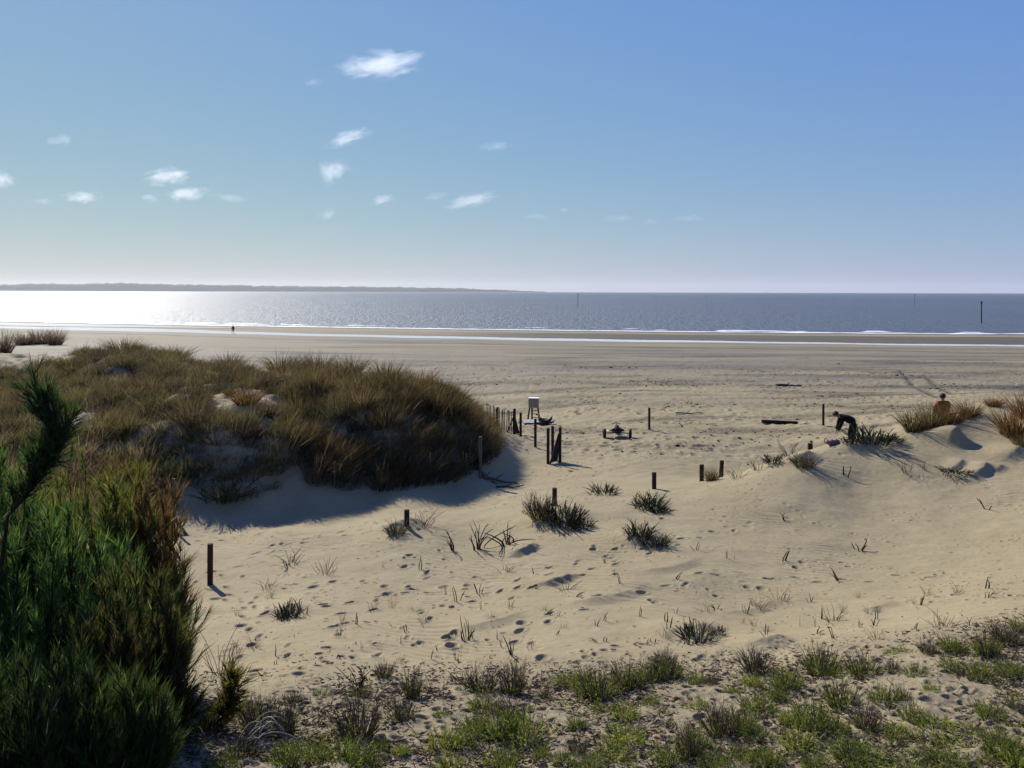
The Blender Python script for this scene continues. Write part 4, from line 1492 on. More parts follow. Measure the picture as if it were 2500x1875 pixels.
# --- foreground shrubs
GF = 'low shrubs on the near bank'
fore = [
    ('tips', 1459, 1697, 115, 80, 'largest front piece of the long green tussock in mid foreground'), ('tips', 1532, 1676, 85, 82, 'second piece of the long tussock with grey tips'), ('tips', 1585, 1660, 66, 60, 'small middle piece of the long tussock'),
    ('tips', 1626, 1650, 80, 64, 'right end of the long tussock under bare twigs'), ('dry', 1622, 1625, 60, 48, 'bare purplish twigs behind the right end of the long tussock'), ('green', 1378, 1668, 60, 34, 'low left tip of the long tussock'), ('green', 1420, 1672, 60, 44, 'green piece joining the low left tip to the long tussock'),
    ('dry', 1174, 1690, 105, 66, 'wide brown topped shrub behind the big green shrub'), ('dry', 1252, 1692, 78, 92, 'tall bare twiggy shrub right of the wide brown one'), ('green', 1182, 1737, 66, 56, 'round dark green shrub above the big green one'),
    ('green', 1278, 1808, 130, 86, 'big dark green shrub in the bottom middle'), ('green', 1215, 1800, 100, 80, 'left half of the big dark green shrub'), ('green', 1154, 1792, 70, 60, 'grey green shrub left of the big one'), ('dry', 1240, 1752, 66, 52, 'brown dry crown behind the big green shrub'),
    ('bright', 1085, 1831, 84, 72, 'bright leafy shrub left of the big dark green one'), ('green', 1130, 1822, 70, 50, 'dull green shrub between bright one and big one'),
    ('dry', 873, 1798, 115, 112, 'large dry brown bush with green base, left foreground'), ('dry', 979, 1761, 82, 60, 'spreading dry shrub right of the large dry bush'), ('dry', 1008, 1700, 55, 74, 'upright dark dry shrub at the edge of bare sand'), ('dry', 938, 1652, 48, 44, 'small grey dry shrub uppermost on the left'),
    ('hook', 877, 1690, 72, 66, 'curled dead loops over a small green base'), ('green', 875, 1700, 50, 24, 'green cushion under the curled dead loops'), ('bright', 1073, 1753, 40, 34, 'small bright sprout on open soil above the bright leafy shrub'),
    ('bright', 975, 1843, 38, 46, 'lone bright green sprout in front of the spreading dry shrub'), ('bright', 930, 1827, 42, 36, 'bright sprout right below the large dry bush'), ('green', 841, 1868, 135, 58, 'wide dark green shrub at the bottom edge, left'), ('green', 900, 1874, 70, 52, 'right part of the wide dark bottom shrub'),
    ('bright', 1101, 1880, 84, 38, 'bright cushion cut by the bottom edge below the bright leafy shrub'), ('green', 1231, 1870, 84, 48, 'olive shrub at the bottom edge in the middle'), ('green', 1325, 1853, 52, 36, 'small olive tuft near the bottom edge, centre'),
    ('bright', 1528, 1750, 72, 52, 'yellow green shrub below the long tussock'), ('green', 1590, 1725, 42, 38, 'small tuft right of the yellow green shrub'), ('green', 1410, 1778, 48, 44, 'solitary small green tuft on brown soil'), ('bright', 1528, 1814, 104, 58, 'roundest bright green cushion, centre right foreground'),
    ('bright', 1496, 1851, 92, 54, 'green cushion in front of the roundest bright one'), ('dry', 1410, 1843, 48, 56, 'small dead brown shrub beside a rusty leaf, bottom centre'), ('green', 1378, 1868, 62, 40, 'olive tuft left of the small dead brown shrub'), ('green', 1630, 1860, 84, 50, 'ragged green shrub at the bottom right of the round cushion'),
    ('dry', 1683, 1845, 62, 76, 'tall olive twiggy shrub near the bottom edge'), ('green', 1440, 1880, 72, 42, 'green tuft cut by the bottom edge in the centre'),
    ('dry', 1844, 1640, 86, 66, 'grey twiggy shrub at the foot of a shaded drift'), ('tips', 2007, 1643, 96, 82, 'dark green shrub with tall grey tips, upper row'), ('bright', 2042, 1656, 50, 32, 'small bright offshoot right of the grey tipped shrub'), ('tips', 2109, 1648, 84, 64, 'green shrub with sparse tips, upper row centre'),
    ('dry', 2178, 1643, 36, 46, 'narrow dry shrub in the upper row'), ('green', 2235, 1652, 56, 40, 'small solid green shrub right of the narrow dry one'), ('dry', 2267, 1597, 52, 44, 'purplish dry shrub at the sand edge, right'), ('green', 2328, 1588, 62, 50, 'yellowish shrub at the sand edge, right'),
    ('bright', 2210, 1600, 56, 26, 'flat bright green patch at the sand edge'), ('bright', 2174, 1602, 36, 25, 'tiny bright tuft left of the flat bright patch'), ('tips', 2410, 1596, 68, 74, 'dark green shrub with brown tips near the right edge'), ('dry', 2456, 1568, 92, 60, 'long brown dry shrub near the right edge'), ('green', 2490, 1540, 46, 42, 'green shrub uppermost at the right edge'),
    ('green', 2320, 1635, 52, 44, 'shrub below the yellowish one by the sand edge'), ('green', 2393, 1656, 76, 50, 'green shrub with long black shadow, right'), ('green', 2467, 1648, 72, 50, 'green shrub right of the long shadowed one'), ('dry', 2349, 1652, 34, 30, 'small brown tuft left of the long shadowed shrub'),
    ('green', 1698, 1668, 46, 34, 'small tuft at the right end of the long tussock'), ('dry', 1734, 1672, 42, 30, 'small brownish tuft below the sand edge'), ('bright', 1836, 1676, 48, 48, 'bright upright tuft below the grey twiggy shrub'), ('green', 1925, 1680, 74, 68, 'spiky green shrub with yellowish stems'), ('green', 1791, 1696, 42, 30, 'dark low tuft with twig to its right'),
    ('bright', 1706, 1734, 54, 46, 'pale green shrub with two long bare stalks'), ('green', 1852, 1738, 88, 54, 'wide green shrub with dark shadow, mid bank'), ('green', 1897, 1708, 48, 44, 'green tuft behind the wide mid bank shrub'),
    ('tips', 2056, 1722, 94, 74, 'broad grey green shrub in the middle of the bank'), ('green', 2157, 1722, 68, 62, 'green shrub casting a black shadow right of the broad one'), ('tips', 2202, 1714, 42, 56, 'brownish upright shrub beside the black shadowed one'), ('bright', 2271, 1697, 48, 48, 'yellow topped tuft right of the brownish upright shrub'), ('dry', 2113, 1775, 74, 62, 'olive brown shrub in front of the broad one'),
    ('green', 1978, 1775, 94, 88, 'tall spiky green shrub, bank centre'), ('bright', 1925, 1766, 54, 46, 'bright tuft left of the tall spiky shrub'), ('dry', 1760, 1790, 110, 78, 'wide grey brown shrub, lower bank'), ('green', 1810, 1782, 80, 74, 'green half of the wide grey brown shrub'), ('green', 1694, 1828, 84, 64, 'green shrub left of the lower bank group'), ('green', 1852, 1803, 68, 46, 'small green shrub right of the wide grey brown one'),
    ('bright', 1950, 1828, 80, 74, 'brightest yellow green shrub in the lower bank'), ('green', 2043, 1790, 62, 54, 'olive tuft above the lower green pair'), ('green', 2080, 1852, 104, 64, 'large green shrub at the lower right centre'), ('green', 2231, 1758, 64, 54, 'green shrub above the flat mossy patch'), ('bright', 2194, 1795, 64, 42, 'bright low shrub left of the mossy patch'), ('bright', 2292, 1787, 112, 48, 'wide bright low shrub on the mossy patch'),
    ('green', 2418, 1750, 74, 46, 'grassy green shrub at the right, above the moss'), ('dry', 2475, 1735, 44, 42, 'brown shrub near the right edge above the moss'), ('green', 2446, 1836, 84, 68, 'olive shrub in the bottom right corner'), ('bright', 2490, 1870, 70, 60, 'vivid yellow green shrub in the very corner, bottom right'), ('green', 1877, 1868, 74, 50, 'grey green shrub at the bottom edge, right of centre'),
    ('green', 1803, 1860, 84, 50, 'dull green shrub left of the grey green bottom one'), ('green', 1740, 1872, 70, 44, 'low green shrub at bottom edge beside the olive twiggy one'), ('green', 1990, 1874, 66, 40, 'low shrub cut by the bottom edge under the brightest one'), ('green', 2310, 1868, 90, 40, 'sprawling shrub at the bottom edge among moss'),
    ('green', 700, 1868, 90, 70, 'olive shrub in front of the bleached branches'), ('dry', 640, 1790, 100, 110, 'tangled dry shrub behind the bleached branches'), ('dry', 590, 1850, 90, 60, 'brown dry shrub left of the bleached branches'), ('green', 605, 1748, 66, 36, 'green crown behind the tangled dry shrub'), ('dry', 720, 1720, 48, 36, 'tiny dead shrub alone on sand right of the tangle'),
    ('green', 785, 1702, 46, 24, 'small dark green tuft alone on sand, left'), ('green', 770, 1850, 70, 46, 'small olive shrub right of the bleached branches'), ('bright', 540, 1874, 80, 40, 'yellowish grass cushion at the bottom edge, far left'), ('dry', 700, 1790, 60, 80, 'thin wiry dry shrub right of the tangle'),
    ('bright', 1460, 1730, 34, 22, 'tiny pale sprout under the long tussock'), ('green', 1290, 1740, 32, 22, 'tiny tuft on soil above the big green shrub'), ('dry', 1330, 1700, 34, 20, 'low dead tuft left of the long tussock'),
]
for k, px, py, w, h, lab in fore:
    plant(k, px, py, w * .86, h * .98, lab, GF)

# bleached arching branches
b = cast(650, 1835)
mb = MB()
rr = random.Random(4)
s = mpp(b)
for k in range(17):
    x0 = rr.uniform(-70, -20) * s
    x1 = rr.uniform(20, 75) * s
    hh = rr.uniform(25, 78) * s
    y0, y1 = rr.uniform(-.2, .2), rr.uniform(-.2, .2)
    a0, a1 = rr.uniform(0, .25), rr.uniform(.55, 1.0)
    pts = []
    for q in range(9):
        t = a0 + (a1 - a0) * q / 8
        pts.append((x0 + (x1 - x0) * t, y0 + (y1 - y0) * t, hh * math.sin(math.pi * t) ** .8 + .01))
    mb.tube(pts, [.009 - .0006 * q for q in range(9)], 5)
o = mb.build('dead_branches', M_pale, loc=tuple(b), smooth=True)
tag(o, 'bleached white branches arching over the sand in the left foreground', 'dead branches')


# --- big feathery bushes on the left
def plume(base, tip, sag, n, cols, w, r, wid=.16, tipc=None, L=.2, LW=.012, sr=.014):
    K = 9
    s = np.linspace(0, 1, K)
    base, tip = np.asarray(base, float), np.asarray(tip, float)
    p = base + (tip - base) * s[:, None] + np.asarray(sag) * (s * (1 - s) * 4)[:, None]
    p += r.normal(size=p.shape) * .015
    paths = p[None]
    st = tubes(paths, np.linspace(sr, .003, K)[None], np.array([[.03, .024, .018]]), 5)
    # side branchlets, then fine needles along them
    nb = max(8, n // 22)
    u = r.uniform(.22, 1.0, nb) * (K - 1)
    k = np.minimum(u.astype(int), K - 2)
    a = p[k] + (p[k + 1] - p[k]) * (u - k)[:, None]
    d = unit(unit(p[k + 1] - p[k]) + np.array([0, 0, .12]) + unit(r.normal(size=a.shape)) * .5)
    ln = wid * 2.4 * r.uniform(.6, 1.2, nb) * (1.15 - .6 * u / (K - 1))
    q = a[:, None] + d[:, None] * (ln[:, None] * np.linspace(0, 1, 4))[:, :, None]
    q[:, :, 2] += (ln[:, None] * np.linspace(0, 1, 4) ** 2 * .25)
    br = tubes(q, np.linspace(.005, .002, 4)[None] * np.ones((nb, 1)), pick([(.05, .05, .02)], nb, r), 3)
    lf = leaves_on(q, max(4, n // nb), r, L, LW, cols, w, lo=0, hi=1.0, out=.27, tipc=tipc, fleck=.008)
    return st, join([br, lf])


TG = [(.055, .11, .036), (.038, .082, .036), (.08, .14, .04), (.115, .155, .038)]
TO = [(.115, .15, .032), (.145, .16, .036), (.085, .115, .03), (.15, .12, .038)]
TR = [tuple(round(v * 0.8, 4) for v in c) for c in [(.17, .085, .042), (.13, .08, .042), (.11, .10, .04), (.18, .11, .055)]]
TD = [tuple(round(v * 0.95, 4) for v in c) for c in [(.03, .06, .022), (.04, .075, .024), (.06, .06, .022), (.03, .055, .028)]]


def bush(name, px, D, ytop, wpx, n, cols, label, seed, per=260, tipc=None, lean=0.0, right=None, low=.35, cat='bush', group='feathery bushes at the left'):
    r = np.random.default_rng(seed)
    x = raydir(px, 1200)[0] * D
    z = gz(x, D)
    base = np.array([x, D, z])
    H = P(px, ytop, D)[2] - z
    s = D / F
    W = wpx * s / 2
    sts, lfs = [], []
    for k in range(n):
        a = r.uniform(0, 2 * np.pi)
        q = math.sqrt(r.uniform(0, 1))
        fl_ = r.uniform(.85, 1.5)
        tx, ty = W * q * math.cos(a) * fl_, W * .8 * q * math.sin(a) * fl_
        # an uneven dome of plumes, some starting low on the limbs
        hh = H * (1 - .32 * q ** 2) * r.uniform(low, 1.0)
        b0 = np.array([tx * .5, ty * .5, max(0, hh - r.uniform(1.1, 1.9)) * .85])
        tip = np.array([tx + lean * hh, ty, hh])
        cc = cols
        if right is not None and tx > W * .05:
            cc = right
        k_ = D / 9.5
        st, lf = plume(b0, tip, (0.12 * math.cos(a) * W, .12 * math.sin(a) * W, 0), int(per / k_), cc, None, r, wid=.16 * k_ ** .5, tipc=tipc, L=.19 * k_, LW=.0115 * k_)
        sts.append(st)
        lfs.append(lf)
    # limbs from the ground
    nl = 7
    lp = []
    for k in range(nl):
        a = r.uniform(0, 2 * np.pi)
        e = np.array([W * .6 * math.cos(a), W * .5 * math.sin(a), H * r.uniform(.45, .75)])
        ss = np.linspace(0, 1, 6)[:, None]
        lp.append(np.array([0, 0, -.2]) + e * ss + np.array([0, 0, .1]) * ss + r.normal(size=(6, 3)) * .03 * ss)
    sts.append(tubes(np.array(lp), np.linspace(.055, .015, 6)[None] * np.ones((nl, 1)), pick([(.04, .03, .022)], nl, r), 6))
    o = empty(name, tuple(base))
    tag(o, label, cat, group)
    v, f, c = join(lfs)
    obj('crown', mesh_np('crown', v, f, [M_fol], col=c), o)
    v, f, c = join(sts)
    obj('limbs', mesh_np('limbs', v, f, [M_stem], col=c, smooth=True), o)
    return o


bush('tamarisk_bush', 340, 10.5, 1100, 190, 70, TO, 'olive bush with rust brown right side at the upper right of the left thicket', 1, right=TR, low=.25, tipc=(.12, .075, .03))
bush('tamarisk_bush', 190, 10.0, 1110, 270, 85, TO[:3] + TG[:2], 'yellowish olive bush in the upper middle of the thicket behind the plume', 9, low=.25, tipc=(.12, .08, .03))
bush('tamarisk_bush', 90, 8.6, 1235, 390, 90, TG, 'large deep green bush at the left edge', 2, low=.25)
bush('tamarisk_bush', 15, 9.5, 1065, 130, 34, TG, 'narrow dark green bush cut by the left edge beside the leaning plume', 3, low=.45)
bush('tamarisk_bush', 325, 8.0, 1385, 240, 58, TD + TD + TO[2:3] + TR[1:2], 'dark bush with brown sprays in front of the olive one', 4, low=.2, tipc=(.10, .055, .025))
bush('tamarisk_bush', 60, 6.4, 1560, 330, 70, TD, 'nearly black bush filling the bottom left corner', 5, low=.2)
bush('tamarisk_bush', 395, 8.3, 1490, 130, 34, TO + TD + TR[:1], 'brownish small bush on the right side of the thicket by the sand', 6, low=.2)
bush('tamarisk_bush', 385, 10.2, 1370, 150, 34, TG + TO, 'green bush with thin brown straws reaching over the sand', 7, low=.35, tipc=(.12, .07, .03))
bush('tamarisk_bush', 270, 6.6, 1660, 230, 50, TD + TO[2:3], 'low dark bush at the bottom edge of the thicket', 8, low=.2)


def plume_thing(pts, D, width, label, seed, n, cols, tipc=None):
    r = np.random.default_rng(seed)
    b = np.array(P(pts[0][0], pts[0][1], D))
    zg = gz(b[0], b[1])
    w = [np.array(P(px, py, D)) for px, py in pts]
    if w[0][2] > zg:
        w.insert(0, np.array([w[0][0] - .15, D, zg - .1]))
    o = empty('tamarisk_plume', (w[0][0], w[0][1], zg))
    og = np.array([w[0][0], w[0][1], zg])
    tag(o, label, 'bush', 'feathery bushes at the left')
    path = np.array([np.array([np.interp(t, np.linspace(0, 1, len(w)), [q[i] for q in w]) for i in range(3)]) for t in np.linspace(0, 1, 14)]) - og
    sts = [tubes(path[None], np.linspace(.020, .005, 14)[None], np.array([[.03, .022, .016]]), 6)]
    lfs = []
    for k in range(n):
        t = r.uniform(.12, 1.0)
        i = min(int(t * 13), 12)
        a = path[i] + (path[i + 1] - path[i]) * (t * 13 - i)
        d = unit((path[min(i + 1, 13)] - path[i])[None])[0]
        e = a + d * width * r.uniform(.8, 1.7) + np.array([-.55, 0, .35]) * width * r.uniform(-.2, 1.2) + r.normal(size=3) * width * .13
        st, lf = plume(a, e, r.normal(size=3) * .02, 110, cols, None, r, wid=.09, tipc=tipc, L=.12, LW=.009, sr=.005)
        sts.append(st)
        lfs.append(lf)
    v, f, c = join(lfs)
    obj('foliage', mesh_np('foliage', v, f, [M_fol], col=c), o)
    v, f, c = join(sts)
    obj('stem', mesh_np('stem', v, f, [M_stem], col=c, smooth=True), o)


plume_thing([(10, 1270), (70, 1205), (118, 1140), (142, 1085), (128, 1035)], 8.0, .30, 'single leaning dark green plume rising against the grassy dune at the left', 11, 74, TG[:2] + TD)
plume_thing([(440, 1835), (505, 1800), (550, 1740), (575, 1690)], 8.6, .20, 'small arching yellow green plume reaching out right over the sand', 12, 26, TO, (.16, .07, .025))

# ------------------------------------------------------------------ grass of the big dune, ground cover, litter
r = np.random.default_rng(21)


def grass_cover(n0, nb, rad, dmin, prob, hgt, wid, lean, clump, seed):
    cx, cy = r.uniform(-48, 3, n0), r.uniform(21, 68, n0)
    cz = height(cx, cy)
    px, py = project(cx, cy, cz)
    tall = (px > 690) & (py > 890)
    low = (py > 1090) & ~tall
    dens = fbm(cx * .45, cy * .45, seed, 3)
    ok = inpoly(px, py, dune_poly) & ~inpoly(px, py, bare1) & ~inpoly(px, py, bare2) & (px > -250) & (dens > dmin - .9 * tall - .6 * low)
    ok &= r.uniform(size=n0) < prob * np.clip(40 / cy, .5, 1.3)
    cx, cy, cz, px, py, tall, low = [a[ok] for a in (cx, cy, cz, px, py, tall, low)]
    n = len(cx)
    H_ = hgt * np.where(tall, r.uniform(.8, 1.35, n), np.where(low, r.uniform(.55, 1.0, n), r.uniform(.6, 1.15, n))) * (1 + clump * fbm(cx * .8, cy * .8, seed + 20, 2))
    i = np.repeat(np.arange(n), nb)
    a = r.uniform(0, 2 * np.pi, n * nb)
    q = np.sqrt(r.uniform(0, 1, n * nb))
    out = np.stack([np.cos(a), np.sin(a), np.zeros_like(a)], -1)
    base = np.stack([cx[i], cy[i], cz[i] - .05], -1) + out * (q * rad * r.uniform(.7, 1.3, n)[i])[:, None]
    tl = lean * q + r.normal(size=len(a)) * .14
    wind = r.normal(size=(n, 3)) * np.array([.14, .14, 0]) + np.array([.14, -.04, 1.])
    d = out * np.sin(tl)[:, None] + wind[i] * np.cos(tl)[:, None]
    L = H_[i] * r.uniform(.45, 1.05, len(i)) * (1 - .3 * q) * np.where(r.uniform(size=len(i)) < .03, 1.55, 1)
    pal_tall = np.array([(.105, .076, .048), (.082, .076, .040), (.05, .045, .032), (.15, .112, .066)]) * .78 * np.array([.90, .97, 1.04])
    pal_up = np.array([(.092, .070, .058), (.105, .094, .050), (.072, .054, .050), (.078, .078, .040), (.15, .122, .07)]) * .78 * np.array([.90, .97, 1.04])
    pal_low = np.array([(.17, .125, .09), (.16, .13, .042), (.095, .10, .036), (.20, .155, .11), (.06, .075, .03)]) * .78 * np.array([.90, .97, 1.04])
    z = np.clip((fbm(cx * .38, cy * .38, 340, 3) + r.normal(size=n) * .14 + .62) / 1.24, 0, .999)
    tc = np.where(tall[:, None], pal_tall[(z * 4).astype(int)], np.where(low[:, None], pal_low[(z * 5).astype(int)], pal_up[(z * 5).astype(int)]))
    tc = tc * np.clip(1 + r.normal(size=(n, 1)) * .3, .4, 1.9)
    c0 = np.clip(tc[i] * (1 + r.normal(size=(len(i), 1)) * .25), .01, .6)
    dead = r.uniform(size=len(i)) < .07
    c0[dead] = np.array([.20, .155, .10]) * r.uniform(.6, 1.1, (dead.sum(), 1))
    W = wid * np.where(cy[i] > 40, 1.3, 1.0) * r.uniform(.6, 1.4, len(i))
    return blades(base, d, L, W, r.uniform(.05, .55, len(i)), c0, np.clip(c0 * np.array([1.3, 1.12, 1.05]), .01, .7), 3 if nb > 50 else 2, r)


v, f, c = join([grass_cover(27000, 58, .34, -.22, .85, .92, .017, .5, .5, 300), grass_cover(1500, 150, .42, -.1, .75, 1.05, .019, .5, .3, 330), grass_cover(52000, 10, .18, -.55, .7, .44, .017, .9, .3, 310)])
print('dune grass faces', len(f))
o = obj('dune_grass', mesh_np('dune_grass', v, f, [M_fol], col=c))
tag(o, 'brown and olive marram grass covering the big dune on the left', 'dune grass', None, 'stuff')
GD = 'separate tufts on the left dune'
plant('rust', 603, 985, 84, 56, 'rust brown grass tuft alone on bare sand of the left dune', GD)
plant('marram', 520, 955, 40, 26, 'small green tuft on the upper edge of the bare dune patch', GD)
plant('marram', 560, 962, 40, 28, 'small dark bushy tuft beside the rust brown tuft', GD)
plant('spurge', 548, 1215, 110, 70, 'dark green bush low in the shade at the foot of the left dune', GD)
plant('spurge', 470, 1160, 80, 50, 'green leafy clump above the shaded foot of the left dune', GD)
for k, (pxx, pyy, w, h, lb) in enumerate([(60, 842, 60, 42, 'left one of three dark tufts on the far sand crest'), (98, 840, 56, 48, 'middle one of three dark tufts on the far sand crest'), (135, 842, 50, 52, 'right one of three dark tufts on the far sand crest'), (10, 862, 60, 70, 'reddish tuft cut by the left edge of the picture on the dune crest')]):
    plant('purple', pxx, pyy, w, h, lb, GD)

# mossy ground cover and tiny sprouts between the shrubs
r = np.random.default_rng(31)
n = 42000
cx = r.uniform(-5, 9, n)
cy = r.uniform(5.5, 14, n)
cz = height(cx, cy)
px, py = project(cx, cy, cz)
ve = np.interp(px, [0, 500, 900, 1250, 1700, 2100, 2500], [1730, 1700, 1665, 1650, 1625, 1590, 1530])
moss = sst(0, 180, (py - 1700) - (2350 - px) * .25) * (px > 1400)
cl = fbm(cx * 1.3, cy * 1.3, 400, 3)
ok = (py > ve + 10) & (r.uniform(size=n) < np.clip(.03 + .22 * np.clip(cl, 0, 1) + .9 * moss, 0, 1) * np.clip((py - ve) / 60, .1, 1)) & (px > 380)
cx, cy, cz, moss = cx[ok], cy[ok], cz[ok], moss[ok]
n = len(cx)
nb = 7
i = np.repeat(np.arange(n), nb)
dirs = unit(r.normal(size=(n * nb, 3)) * np.array([1, 1, .3]) + np.array([0, 0, .7]))
base = np.stack([cx[i], cy[i], cz[i] + .01], -1) + r.normal(size=(n * nb, 3)) * np.array([.03, .03, .0])
dz = height(base[:, 0], base[:, 1])
base[:, 2] = dz + .005
cc = pick(GREEN + BRIGHT[:1] + DRY[:3], n, r)[i]
v, f, c = blades(base, dirs, r.uniform(.03, .12, n * nb), r.uniform(.007, .014, n * nb), r.uniform(0, .3, n * nb), cc, cc, 1, r)
tag(obj('ground_cover', mesh_np('ground_cover', v, f, [M_fol], col=c)), 'low green moss and sprouts creeping over the near bank', 'ground cover', None, 'stuff')
n = 70000
cx = r.uniform(-5.5, 10, n)
cy = r.uniform(5.5, 15, n)
cz = height(cx, cy)
px, py = project(cx, cy, cz)
ve = np.interp(px, [0, 500, 900, 1250, 1700, 2100, 2500], [1650, 1640, 1620, 1620, 1600, 1560, 1500])
ok = (r.uniform(size=n) < np.clip((py - ve + 10) / 120, .006, .85)) & (px > 380)
cx, cy, cz = cx[ok], cy[ok], cz[ok]
n = len(cx)
ang = r.uniform(0, 2 * np.pi, n)
d = np.stack([np.cos(ang), np.sin(ang), r.uniform(-.05, .35, n)], -1)
s_ = np.linspace(0, 1, 4)
ln = r.uniform(.02, .09, n) * np.where(r.uniform(size=n) < .06, 2.2, 1)
pth = np.stack([cx, cy, cz + .012], -1)[:, None] + d[:, None] * (ln[:, None] * s_)[:, :, None] + r.normal(size=(n, 3))[:, None] * np.array([1, 1, .1]) * (ln[:, None] * .2 * s_ ** 2)[:, :, None]
v, f, c = tubes(pth, np.array([.007, .0075, .006, .003])[None] * r.uniform(.5, 1.4, (n, 1)), pick(DRY + DEAD, n, r), 3)
tag(obj('dry_litter', mesh_np('dry_litter', v, f, [M_stem], col=c)), 'dry twigs and leaf litter strewn over the near bank', 'litter', None, 'stuff')


def lumps(P_, S_, col, r):
    """small flattened angular lumps"""
    n = len(P_)
    v = np.array([(1, 0, 0), (0, 1, 0), (-1, 0, 0), (0, -1, 0), (0, 0, .8), (0, 0, -.8)], float)
    a = r.uniform(0, 6.28, n)
    ca, sa = np.cos(a), np.sin(a)
    V = v[None] * S_[:, None, :] * r.uniform(.7, 1.3, (n, 6, 1))
    V = np.stack([V[..., 0] * ca[:, None] - V[..., 1] * sa[:, None], V[..., 0] * sa[:, None] + V[..., 1] * ca[:, None], V[..., 2]], -1) + P_[:, None]
    f = np.array([(0, 1, 4), (1, 2, 4), (2, 3, 4), (3, 0, 4), (1, 0, 5), (2, 1, 5), (3, 2, 5), (0, 3, 5)])
    F_ = (np.arange(n) * 6)[:, None, None] + f[None]
    return V.reshape(-1, 3), F_.reshape(-1, 3), np.repeat(col, 6, 0)


def ground_at(cx, cy):
    return height(cx, cy) + .05 * fbm(cx * .45, cy * .45, 3, 3) * np.clip(1.2 - cy / 150, .15, 1) + .010 * fbm(cx * 1.3, cy * 1.6, 11, 3) * np.clip(1.2 - cy / 150, .15, 1)


r = np.random.default_rng(51)
n = 60000
cx, cy = r.uniform(-30, 62, n), r.uniform(31, 95, n)
cz = ground_at(cx, cy)
px, py = project(cx, cy, cz)
w_ = np.zeros(n)
for yy, wd, a in ((935, 9, .8), (985, 9, 1.0), (1050, 14, 1.0), (1030, 6, .5), (1085, 16, .5), (905, 8, .5), (960, 40, .06)):
    q = py - yy - 9 * fbm(px * .004, px * 0, 160 + yy, 3) - (px - 1600) * .012
    w_ = np.maximum(w_, a * np.exp(-(q / wd) ** 2))
w_ *= sst(-.25, .45, fbm(cx * .22, cy * .22, 420, 3)) * (cz < 2.2)
ok = (r.uniform(size=n) < .5 * w_ + .008 * (cz < 2.2)) & (px > 1050)
cx, cy, cz = cx[ok], cy[ok], cz[ok]
n = len(cx)
S_ = np.stack([r.uniform(.04, .14, n), r.uniform(.02, .06, n), r.uniform(.012, .045, n)], -1) * np.where(r.uniform(size=n) < .05, 2.0, 1)[:, None]
v, f, c = lumps(np.stack([cx, cy, cz + .02], -1), S_, pick(DEAD + [(.06, .05, .035), (.10, .08, .05)], n, r), r)
tag(obj('wrack_debris', mesh_np('wrack_debris', v, f, [M_stem], col=c)), 'dark seaweed and driftwood bits washed up along the beach', 'debris', None, 'stuff')
n = 12000
cx, cy = r.uniform(-13, 24, n), 1 / r.uniform(1 / 31, 1 / 11, n)
cz = ground_at(cx, cy)
px, py = project(cx, cy, cz)
ok = r.uniform(size=n) < np.clip(.06 + 1.0 * fbm(cx * .45, cy * .45, 430, 3), .03, 1)
cx, cy, cz = cx[ok], cy[ok], cz[ok]
n = len(cx)
S_ = np.stack([r.uniform(.008, .035, n) * np.where(r.uniform(size=n) < .1, 2.2, 1), r.uniform(.004, .011, n), r.uniform(.004, .010, n)], -1)
v, f, c = lumps(np.stack([cx, cy, cz + .008], -1), S_, pick(DEAD + DRY[:2] + [(.5, .45, .38)], n, r, [.25, .2, .15, .15, .1, .15]), r)
tag(obj('sand_debris', mesh_np('sand_debris', v, f, [M_stem], col=c)), 'tiny twig bits and shell fragments strewn on the dune sand', 'debris', None, 'stuff')

# ------------------------------------------------------------------ clouds
def cloud_mat(name, dens, thr):
    m, nt, out = mat(name)
    L = nt.links.new
    tc = N(nt, 'TexCoord')
    oi = N(nt, 'ObjectInfo')
    ln = N(nt, 'VectorMath', operation='LENGTH')
    L(tc.outputs['Object'], ln.inputs[0])
    mp = N(nt, 'Mapping')
    mp.inputs['Scale'].default_value = (1.5, 1.0, 1.15)
    L(tc.outputs['Object'], mp.inputs[0])
    no = N(nt, 'TexNoise', noise_dimensions='4D', Scale=1.5, Detail=10, Roughness=.66, Distortion=.6)
    L(mp.outputs[0], no.inputs['Vector'])
    L(math_(nt, 'MULTIPLY', oi.outputs['Random'], 40.0), no.inputs['W'])
    a = math_(nt, 'SUBTRACT', math_(nt, 'MULTIPLY_ADD', no.outputs[0], 3.0, -thr), math_(nt, 'MULTIPLY', ln.outputs['Value'], 1.15))
    a = math_(nt, 'MULTIPLY', math_(nt, 'MINIMUM', math_(nt, 'MAXIMUM', a, 0.0), .6), dens / .6)
    v = N(nt, 'VolumePrincipled', Anisotropy=.35)
    v.inputs['Color'].default_value = (.98, .98, .99, 1)
    L(a, v.inputs['Density'])
    L(v.outputs[0], out.inputs['Volume'])
    return m


